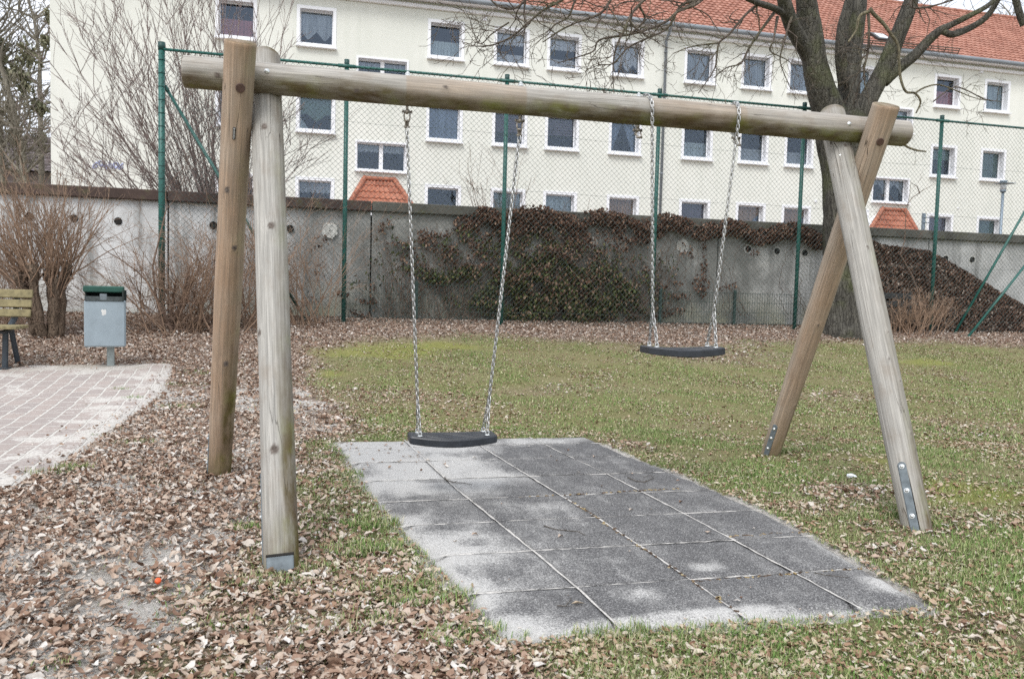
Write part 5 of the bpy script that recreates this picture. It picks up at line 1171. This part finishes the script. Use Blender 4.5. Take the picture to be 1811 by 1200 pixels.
for (x0, x1, z0, z1, st, dbl) in wins:
    W = MB(); fw = .10; y0 = NBD-.025; y1 = NBD+.27
    if dbl: fw = .06
    # surround and reveal: four boards from the face back to the glass
    W.box(((x0+x1)/2, (y0+y1)/2, z1-fw/2), (x1-x0, y1-y0, fw)); W.box(((x0+x1)/2, (y0+y1)/2, z0+fw/2), (x1-x0, y1-y0, fw))
    W.box((x0+fw/2, (y0+y1)/2, (z0+z1)/2), (fw, y1-y0-.002, z1-z0-2*fw)); W.box((x1-fw/2, (y0+y1)/2, (z0+z1)/2), (fw, y1-y0-.002, z1-z0-2*fw))
    if dbl: W.box(((x0+x1)/2, y1-.06, (z0+z1)/2), (.13, .12, z1-z0-2*fw-.004))
    w = W.obj('window', M['winwhite'], bld)
    f2 = .03; gx0, gx1, gz0, gz1 = x0+fw, x1-fw, z0+fw, z1-fw; S_ = MB(); ym = y1-.03
    S_.box(((gx0+gx1)/2, ym, gz1-f2/2), (gx1-gx0, .05, f2)); S_.box(((gx0+gx1)/2, ym, gz0+f2/2), (gx1-gx0, .05, f2)); S_.box((gx0+f2/2, ym, (gz0+gz1)/2), (f2, .048, gz1-gz0-2*f2)); S_.box((gx1-f2/2, ym, (gz0+gz1)/2), (f2, .048, gz1-gz0-2*f2)); S_.obj('frame', M['winwhite'], w)
    b = MB(); b.bbox(((x0+x1)/2, NBD-.06, z0-.03), (x1-x0+.04, .16, .05), .008); b.obj('sill', M['winwhite'], w)
    b = MB(); b.add([(gx0+.01, y1-.025, gz0+.01), (gx1-.01, y1-.025, gz0+.01), (gx1-.01, y1-.025, gz1-.01), (gx0+.01, y1-.025, gz1-.01)], [(0, 1, 2, 3)]); b.obj('pane', M['glass'], w)
    wc += 1
    if x0 > 32: continue
    H = gz1-gz0; yc = y1+.02; L_ = lambda t: gz0; Hh = lambda t: gz1; C1 = MB(); C2 = MB(); k1 = k2 = None
    if st == 'lowred': curt(C1, gx0, gx1, L_, lambda t: gz0+.55*H, yc); k1 = 'red'
    elif st == 'lowwhite': curt(C1, gx0, gx1, L_, lambda t: gz0+.52*H, yc); k1 = 'pale'
    elif st == 'lowpale': curt(C1, gx0, gx1, L_, lambda t: gz0+.33*H, yc); k1 = 'pale'
    elif st == 'lowlace': curt(C1, gx0, gx1, L_, lambda t: gz0+.45*H, yc); k1 = 'grey'
    elif st == 'toplow': curt(C1, gx0, gx1, lambda t: gz0+(.62+.02*math.sin(t*60))*H, Hh, yc); curt(C2, gx0, gx1, L_, lambda t: gz0+.32*H, yc); k1 = k2 = 'white'
    elif st == 'topzig': curt(C1, gx0, gx1, lambda t: gz0+(.12+.28*abs(((t*2.5) % 1)-.5)*2)*H, Hh, yc); k1 = 'white'
    elif st == 'toplace': curt(C1, gx0, gx1, lambda t: gz0+(.66+.03*math.sin(t*40))*H, Hh, yc); k1 = 'grey'
    elif st == 'stairlace':
        for q in (0, 1):
            curt(C1, lerp(gx0, gx1, q*.5), lerp(gx0, gx1, q*.5+.5), (lambda t: gz0+(.70+.02*math.sin(t*30))*H) if x0 < 5 else (lambda t: gz0+(.15+.62*math.sin(PI*min(max(t, .02), .98)))*H), Hh, yc)
        k1 = 'grey'
    elif st == 'lacedbl': curt(C1, gx0, gx1, lambda t: gz0+(.18+.30*(1-2*abs(((t*2) % 1)-.45)))*H if False else gz0+(.15+.55*abs(((t*2) % 1)-.5))*H, Hh, yc); k1 = 'grey'
    elif st in ('sheer', 'sheerl', 'sheerg'): curt(C1, gx0, gx1, L_, Hh, yc, .03, 60, 40); k1 = dict(sheer='grey', sheerl='pale', sheerg='green')[st]
    elif st == 'green': curt(C1, gx0, gx1, lambda t: gz0+(.4+.1*math.sin(t*9))*H, Hh, yc); k1 = 'green'; curt(C2, gx0, lerp(gx0, gx1, .35), L_, lambda t: gz0+(.45-.5*t)*H, yc); k2 = 'pale'  # green sheet paints the greenish plant reflections in this pane
    elif st == 'blind': curt(C1, gx0, gx1, L_, Hh, yc, .001); k1 = 'blue'
    elif st in ('stripes', 'greenstripe'):
        for q in range(7 if st == 'stripes' else 5): curt(C1, gx0, gx1, lambda t, q=q: gz1-(q*.085+.07)*H, lambda t, q=q: gz1-q*.085*H-.005, yc, .001)
        k1 = 'plum' if st == 'stripes' else 'green'
    elif st == 'ties':
        curt(C1, gx0, lerp(gx0, gx1, .48), lambda t: gz0+max(0, (t-.25))*1.3*H, Hh, yc); curt(C1, lerp(gx0, gx1, .52), gx1, lambda t: gz0+max(0, (.75-t))*1.3*H, Hh, yc); k1 = 'blue'
    elif st == 'vlace': curt(C1, gx0, gx1, lambda t: gz0+(.3+.9*abs(t-.5))*H, Hh, yc); k1 = 'orange'; curt(C2, lerp(gx0, gx1, .6), gx1, L_, Hh, yc+.05); k2 = 'blue'
    elif st == 'orange': curt(C1, gx0, gx1, L_, Hh, yc, .03, 55, 36); k1 = 'orange'
    elif st == 'plum': curt(C1, gx0, gx1, L_, Hh, yc, .005); k1 = 'plum'
    if k1: C1.obj('curtain', CUR[k1], w)
    if k2: C2.obj('curtain', CUR[k2], w)
def tiled(x0, x1, yE, zE, yR, zR, mat, name, par, hip=0.0, cw=.23, ch=.33, per=4, hipped=True):
    L = math.hypot(yR-yE, zR-zE); nr = max(2, round(L/ch)); ncol = int((x1-x0)/cw); sl = Vector((0, yR-yE, zR-zE))/L; nn = Vector((0, -sl.z, sl.y)); V = []; T = []
    for r in range(nr):
        for e in (0, 1):
            t = (r+e)*L/nr; ins = hip*t/L; off = .0 if e else .035
            for c_ in range(ncol*per+1):
                x = lerp(x0+ins, x1-ins, c_/(ncol*per)); wv = .022*math.sin((x-x0)/cw*2*PI)
                p = Vector((x, yE, zE))+sl*t+nn*(wv+off); V.append(p)
    w = ncol*per+1
    for r in range(nr*2-1):
        for c_ in range(w-1): T.append((r*w+c_, r*w+c_+1, (r+1)*w+c_+1, (r+1)*w+c_))
    m = MB(); m.add(V, T); return m.obj(name, mat, par)
yE = NBD-.42; tiled(ul-.25, ur+.2, yE, ZE-.12, NBD+DEP/2, ZE+4.05, M['tile'], 'roof', bld)
mb = MB(); mb.add([(ul-.25, NBD+DEP+.4, ZE-.12), (ur+.2, NBD+DEP+.4, ZE-.12), (ur+.2, NBD+DEP/2, ZE+4.05), (ul-.25, NBD+DEP/2, ZE+4.05)], [(0, 1, 2, 3)]); mb.obj('roof_back', M['tile'], bld)
mb = MB()
for x in np.arange(ul-.2, ur+.2, .35): mb.tube([(x, NBD+DEP/2, ZE+4.06), (x+.33, NBD+DEP/2, ZE+4.075)], .11, 8)
mb.obj('ridge', M['tile'], bld)
mb = MB(); mb.bbox(((ul+ur)/2, NBD-.21, ZE-.17), (ur-ul+.3, .42, .08), .01); mb.bbox(((ul+ur)/2, NBD-.06, ZE-.36), (ur-ul, .11, .12), .02); mb.obj('soffit', M['winwhite'], bld)
mb = MB(); mb.tube([(ul-.25, yE-.03, ZE-.15), (ur+.2, yE-.03, ZE-.15)], .085, 10); mb.obj('gutter', M['gutter'], bld, smooth=True)
for x in (atn(1178, 90, NBD-.1).x, atn(1178, 90, NBD-.1).x+22, ):
    mb = MB(); mb.tube([(x, yE-.03, ZE-.2), (x, yE+.05, ZE-.38), (x, NBD-.09, ZE-.62), (x, NBD-.09, .9)], .05, 10)
    for z in (3, 5.5, 8, 9.8): mb.tube([(x, NBD-.09, z), (x, NBD-.09, z+.06)], .062, 10)
    mb.obj('downpipe', M['gutter'], bld, smooth=True)
for (px, py, q) in ((857, 34, .14), (1093, 62, .12), (1735, 127, .15), (1442, 356, .09), (1694, 368, .06)):
    p = atn(px, py, NBD); mb = MB(); mb.bbox((p.x, NBD-.02, p.z), (q, .05, q), .006); mb.obj('vent_cover', M['winwhite'], bld)
# roof window and snow guard
sl = Vector((0, DEP/2+.42, 4.17)).normalized(); rt = Matrix(((1, 0, 0), tuple(sl), tuple(Vector((0, -sl.z, sl.y))))).transposed()
def onroof(px, py):
    d = ray(px, py); n_ = Vector((0, -sl.z, sl.y)); p0 = Vector((0, yE, ZE-.12)); t = (p0-CAM).dot(n_)/d.dot(n_); return CAM+d*t
p = onroof(1556, 69); mb = MB(); mb.bbox(p+rt @ Vector((0, 0, .06)), (.62, .70, .12), .01, rt); rw = mb.obj('roof_window', M['plate'], bld); mb = MB(); mb.bbox(p+rt @ Vector((.02, 0, .125)), (.42, .50, .02), .004, rt); mb.obj('pane', M['lampglass'], rw)
a_ = onroof(1512, 82); e_ = onroof(1692, 98); mb = MB()
for k in (0, .09, .17): mb.tube([a_+rt @ Vector((0, k*.2, .08+k)), e_+rt @ Vector((0, k*.2, .08+k))], .022, 6)
for t in np.linspace(0, 1, 8): q = a_.lerp(e_, t); mb.tube([q, q+rt @ Vector((0, 0, .28))], .02, 6)
mb.obj('snow_guard', M['brass'], bld)
# door canopies with hipped tile roofs
for (xa_, xb_, ra, rb, y_r, y_e) in ((612, 738, 645, 697, 318, 362), (1534, 1628, 1560, 1600, 372, 407)):
    A_ = atn(ra, y_r, NBD); B_ = atn(rb, y_r, NBD); yo = NBD-1.25; a0 = atn(xa_, y_e, yo).x; b0 = atn(xb_, y_e, yo).x; zr = (A_.z+B_.z)/2; zE_ = atn((xa_+xb_)/2, y_e+3, yo).z-.18
    rf = tiled(a0, b0, yo, zE_, NBD, zr, M['tile2'], 'canopy_roof', bld, hip=0, cw=.24, ch=.34, per=6)
    me = rf.data                                # pull the sides in to the hips
    for v in me.vertices:
        wy = v.co.y+NBD; t = (wy-yo)/(NBD-yo); t = min(max(t, 0), 1); s = (v.co.x+10-a0)/(b0-a0); v.co.x = lerp(lerp(a0, A_.x, t), lerp(b0, B_.x, t), s)-10
    mb = MB(); 
    for (p, q) in ((Vector((a0, yo, zE_+.05)), Vector((A_.x, NBD-.03, zr+.05))), (Vector((b0, yo, zE_+.05)), Vector((B_.x, NBD-.03, zr+.05)))):
        m = 7
        for i in range(m): mb.tube([p.lerp(q, i/m), p.lerp(q, (i+1)/m+.02)], [.085, .07], 8)
    mb.tube([(A_.x, NBD-.05, zr+.03), (B_.x, NBD-.05, zr+.03)], .07, 8); mb.obj('canopy_hip', M['tile2'], rf)
    mb = MB(); mb.add([(a0, yo, zE_), (A_.x, NBD, zr), (a0-.0, NBD, zE_)], [(0, 1, 2)]); mb.add([(b0, yo, zE_), (b0, NBD, zE_), (B_.x, NBD, zr)], [(0, 1, 2)]); mb.bbox(((a0+b0)/2, (yo+NBD)/2, zE_-.09), (b0-a0-.05, NBD-yo-.02, .12), .01); mb.obj('canopy_box', M['winwhite'], rf)
# faint blue scrawl low on the gable end
M['spray'] = simple('blue_spray_paint', (.34, .38, .58), .8); mb = MB(); 
for k, (x, y) in enumerate([(168, 292), (178, 290), (187, 293), (196, 292), (205, 293), (214, 294)]):
    P = [atn(x+5*math.cos(a*1.3+k)*.8, y+5*math.sin(a+k*2), NBD-.012) for a in np.linspace(0, 5.5, 12)]; mb.tube(P, .022, 5)
mb.obj('graffiti', M['spray'], bld)

# street lamp and small post behind the wall
p = atn(1770, 400, 17.5); lamp = thing('street_lamp', (p.x, 17.5, .8), 'grey street lamp with a cylindrical head behind the wall at the right', 'street lamp')
zt = atn(1771, 340, 17.5).z; k_ = F/(p-CAM).dot(R3 @ Vector((0, 0, -1)))
b = MB(); b.tube([(p.x, 17.5, .8), (p.x, 17.5, zt)], .035, 12); b.obj('pole', M['lampmetal'], lamp, smooth=True)
b = MB(); b.tube([(p.x, 17.5, zt+.27), (p.x, 17.5, zt+.31)], .09, 16); hd = b.obj('lamp_head', M['lampmetal'], lamp, smooth=True); b = MB(); b.tube([(p.x, 17.5, zt), (p.x, 17.5, zt+.06)], [.06, .08], 16); b.obj('lamp_socket', M['lampmetal'], lamp, smooth=True)
b = MB(); b.tube([(p.x, 17.5, zt+.06), (p.x, 17.5, zt+.27)], .075, 16); b.obj('lamp_cover', M['lampglass'], hd, smooth=True)
b = MB(); b.bbox((p.x+.06, 17.5, zt+.24), (.42, .30, .015), .005); b.obj('lamp_shade', M['lampmetal'], hd)
q = atn(1633, 395, 16.0); sp_ = thing('marker_post', (q.x, 16, .8), 'short blue-grey post with small cross arms behind the wall, beside the right canopy', 'post')
b = MB(); zt2 = atn(1632, 377, 16).z; b.bbox((q.x, 16, (zt2+.8)/2), (.07, .07, zt2-.8), .008); b.obj('post', M['lampmetal'], sp_)
for dz in (.10, .22): b = MB(); b.tube([(q.x-.04, 15.95, zt2-dz), (q.x+.14, 15.95, zt2-dz)], .012, 6); b.obj('cross_arm', M['lampmetal'], sp_)

# ------------------------------------------------------------------ left background: house and ivy-clad trees, trees behind the roof
NH = 42.0; ha = atn(0, 240, NH); hb = atn(95, 240, NH)
hs = thing('house', (ha.x-3, NH, .8), 'low house with a dark tiled roof behind the trees at the far left', 'house')
zr = atn(45, 240, NH+3.5).z; ze = atn(45, 303, NH).z; x0, x1 = ha.x-12, hb.x+8
tiled(x0, x1, NH-.3, ze, NH+3.5, zr, M['tiledark'], 'roof', hs, cw=.4, ch=.4, per=3)
b = MB(); b.add([(x0, NH+7.3, ze), (x1, NH+7.3, ze), (x1, NH+3.5, zr), (x0, NH+3.5, zr)], [(0, 1, 2, 3)]); b.obj('roof_back', M['tiledark'], hs)
b = MB(); b.box(((x0+x1)/2, NH+3.5, (ze+.4)/2), (x1-x0-.6, 6.8, ze-.4)); hw = b.obj('wall', simple('house_wall', (.20, .17, .16), .9, 0, .1), hs)
for x in np.arange(x0+1.5, x1, 2.2): b = MB(); b.box((x, NH+.08, ze-1.0), (.9, .06, .9)); w = b.obj('window', M['winwhite'], hs); b = MB(); b.box((x, NH+.045, ze-1.0), (.7, .04, .7)); b.obj('pane', M['interior'], w)
M['bgbark'] = bark_mat('far_bark', (.13, .115, .095), (.27, .25, .20), 6); M['bgivy'] = leaf_mat('far_ivy', [(0, (.15, .16, .10)), (.5, (.22, .225, .15)), (1, (.32, .31, .21))])
def bgtree(px, n, tops, r, label, ivy=(), limbs=26, spread=1.5, zbase=.8, tw=.010):
    c = atn(px, 330, n); c.z = zbase; t = thing('background_tree', c, label, 'tree'); mb = MB(); e = atn(*tops, n); L = e.z-c.z
    P = wander(c, (e-c), (e-c).length, 14, .05); mb.tube(P, [lerp(r, r*.25, i/14) for i in range(15)], 9); mb.obj('trunk', M['bgbark'], t, smooth=True)
    mb = MB()
    for k in range(limbs):
        i = random.randint(4, 13); a = random.uniform(0, 2*PI); grow(mb, P[i], Vector((math.cos(a)*.8, math.sin(a)*.6, random.uniform(.3, 1.1))), random.uniform(.7, 1.3)*spread, r*.28, 2, 7, .14, .03, (3, 5), .7, .6, .5, tw)
    mb.obj('crown', M['bgbark'], t)
    if ivy:
        Ps = []
        for (x, y, rx, ry, cnt) in ivy:
            q = atn(x, y, n); k = F/(q-CAM).dot(R3 @ Vector((0, 0, -1))); v = RNG.normal(0, 1, (cnt, 3)); v /= np.linalg.norm(v, axis=1)[:, None]; v *= (RNG.random(cnt)**.5)[:, None]
            Ps.append(np.array(q)+v*np.array([rx/k, min(rx, ry)/k, ry/k])*(1+.25*np.sin(v[:, 0:1]*7+v[:, 2:3]*9)))
        P_ = np.concatenate(Ps); m = len(P_); o = scatter('ivy', T_lo, P_, rotm(RNG.uniform(0, 6.28, m), RNG.normal(.9, .5, m), RNG.normal(0, .6, m)), RNG.uniform(.12, .24, m), M['bgivy'], t); o['kind'] = 'stuff'
    return t
bgtree(52, 31, (50, -60), .15, 'ivy-clad bare tree at the far left, nearest the end of the apartment block', [(50, 100, 22, 28, 190), (45, 150, 14, 35, 110), (88, 30, 10, 18, 80), (80, 75, 8, 14, 60), (70, 190, 18, 16, 120), (30, 130, 12, 22, 90)], 30, 2.0)
bgtree(8, 33, (10, -60), .17, 'dark ivy-clad tree cut by the left edge of the picture', [(5, 80, 14, 22, 90), (8, 130, 14, 26, 110), (20, 200, 12, 30, 90)], 30, 2.0)
bgtree(30, 36, (25, -80), .16, 'slim bare tree standing between the two ivy-clad trees at the left', [(28, 240, 12, 22, 120)], 34, 2.0)
bgtree(70, 38, (72, -60), .17, 'bare background tree just left of the gable corner', [(72, 250, 10, 20, 100)], 30, 1.9)
bgtree(-60, 34, (-60, -80), .22, 'bare tree outside the left edge of the picture', [], 26, 2.2)
bgtree(1700, 52, (1700, 12), .28, 'bare tree crown showing above the roof ridge at the right', [], 46, 3.0, .8, .018)
bgtree(1560, 54, (1570, 5), .26, 'bare tree crown showing above the roof ridge between the limbs', [], 40, 2.6, .8, .018)
bgtree(1830, 50, (1835, 10), .28, 'bare tree crown above the roof at the right edge', [], 40, 2.8, .8, .018)

# ------------------------------------------------------------------ world, sun, camera
W = bpy.data.worlds.new('World'); sc.world = W; W.use_nodes = True; nt = W.node_tree; nt.nodes.clear()
sky = nt.nodes.new('ShaderNodeTexSky'); sky.sky_type = 'NISHITA'; sky.sun_disc = False; sky.sun_elevation = math.radians(48); sky.sun_rotation = math.radians(200)
sky.dust_density = 4; sky.air_density = 1.2; sky.ozone_density = 1.0
hs_ = nt.nodes.new('ShaderNodeHueSaturation'); hs_.inputs['Saturation'].default_value = .22; hs_.inputs['Value'].default_value = 1.0
# a closed cloud deck evens out the clear-sky gradient
tcn = nt.nodes.new('ShaderNodeTexCoord'); no = nt.nodes.new('ShaderNodeTexNoise'); no.inputs['Scale'].default_value = 2.2; no.inputs['Detail'].default_value = 6
rp = nt.nodes.new('ShaderNodeValToRGB'); rp.color_ramp.elements[0].position = .3; rp.color_ramp.elements[0].color = (6.0, 6.5, 7.4, 1); rp.color_ramp.elements[1].position = .7; rp.color_ramp.elements[1].color = (8.4, 8.7, 9.3, 1)
mxn = nt.nodes.new('ShaderNodeMix'); mxn.data_type = 'RGBA'; mxn.inputs[0].default_value = .72
bg = nt.nodes.new('ShaderNodeBackground'); bg.inputs[1].default_value = .12; wo = nt.nodes.new('ShaderNodeOutputWorld')
nt.links.new(sky.outputs[0], hs_.inputs['Color']); nt.links.new(tcn.outputs['Generated'], no.inputs['Vector']); nt.links.new(no.outputs['Fac'], rp.inputs[0])
nt.links.new(hs_.outputs[0], mxn.inputs[6]); nt.links.new(rp.outputs[0], mxn.inputs[7]); nt.links.new(mxn.outputs[2], bg.inputs[0]); nt.links.new(bg.outputs[0], wo.inputs[0])
ld = bpy.data.lights.new('sun', 'SUN'); ld.energy = 1.1; ld.angle = math.radians(22); ld.color = (1, .97, .92); lo = bpy.data.objects.new('sun', ld); col.objects.link(lo)
sd_ = Vector((-.35, -.60, .85)).normalized(); lo.rotation_euler = sd_.to_track_quat('Z', 'Y').to_euler(); sky.sun_elevation = math.asin(sd_.z); sky.sun_rotation = math.atan2(sd_.x, sd_.y)
cd = bpy.data.cameras.new('camera'); cam = bpy.data.objects.new('camera', cd); col.objects.link(cam); cam.matrix_world = Matrix.Translation(CAM) @ CAMM
cd.sensor_width = 36; cd.lens = F/1811*36; cd.clip_start = .05; cd.clip_end = 1500; cd.dof.use_dof = True; cd.dof.focus_distance = 4.6; cd.dof.aperture_fstop = 6.3
sc.camera = cam
sc.view_settings.view_transform = 'Standard'; sc.view_settings.look = 'None'; sc.view_settings.gamma = 1; sc.view_settings.exposure = .70
sc.render.engine = 'CYCLES'; sc.cycles.use_denoising = False; sc.cycles.max_bounces = 6; sc.cycles.transparent_max_bounces = 12; sc.cycles.caustics_reflective = False; sc.cycles.caustics_refractive = False
bpy.context.view_layer.update()
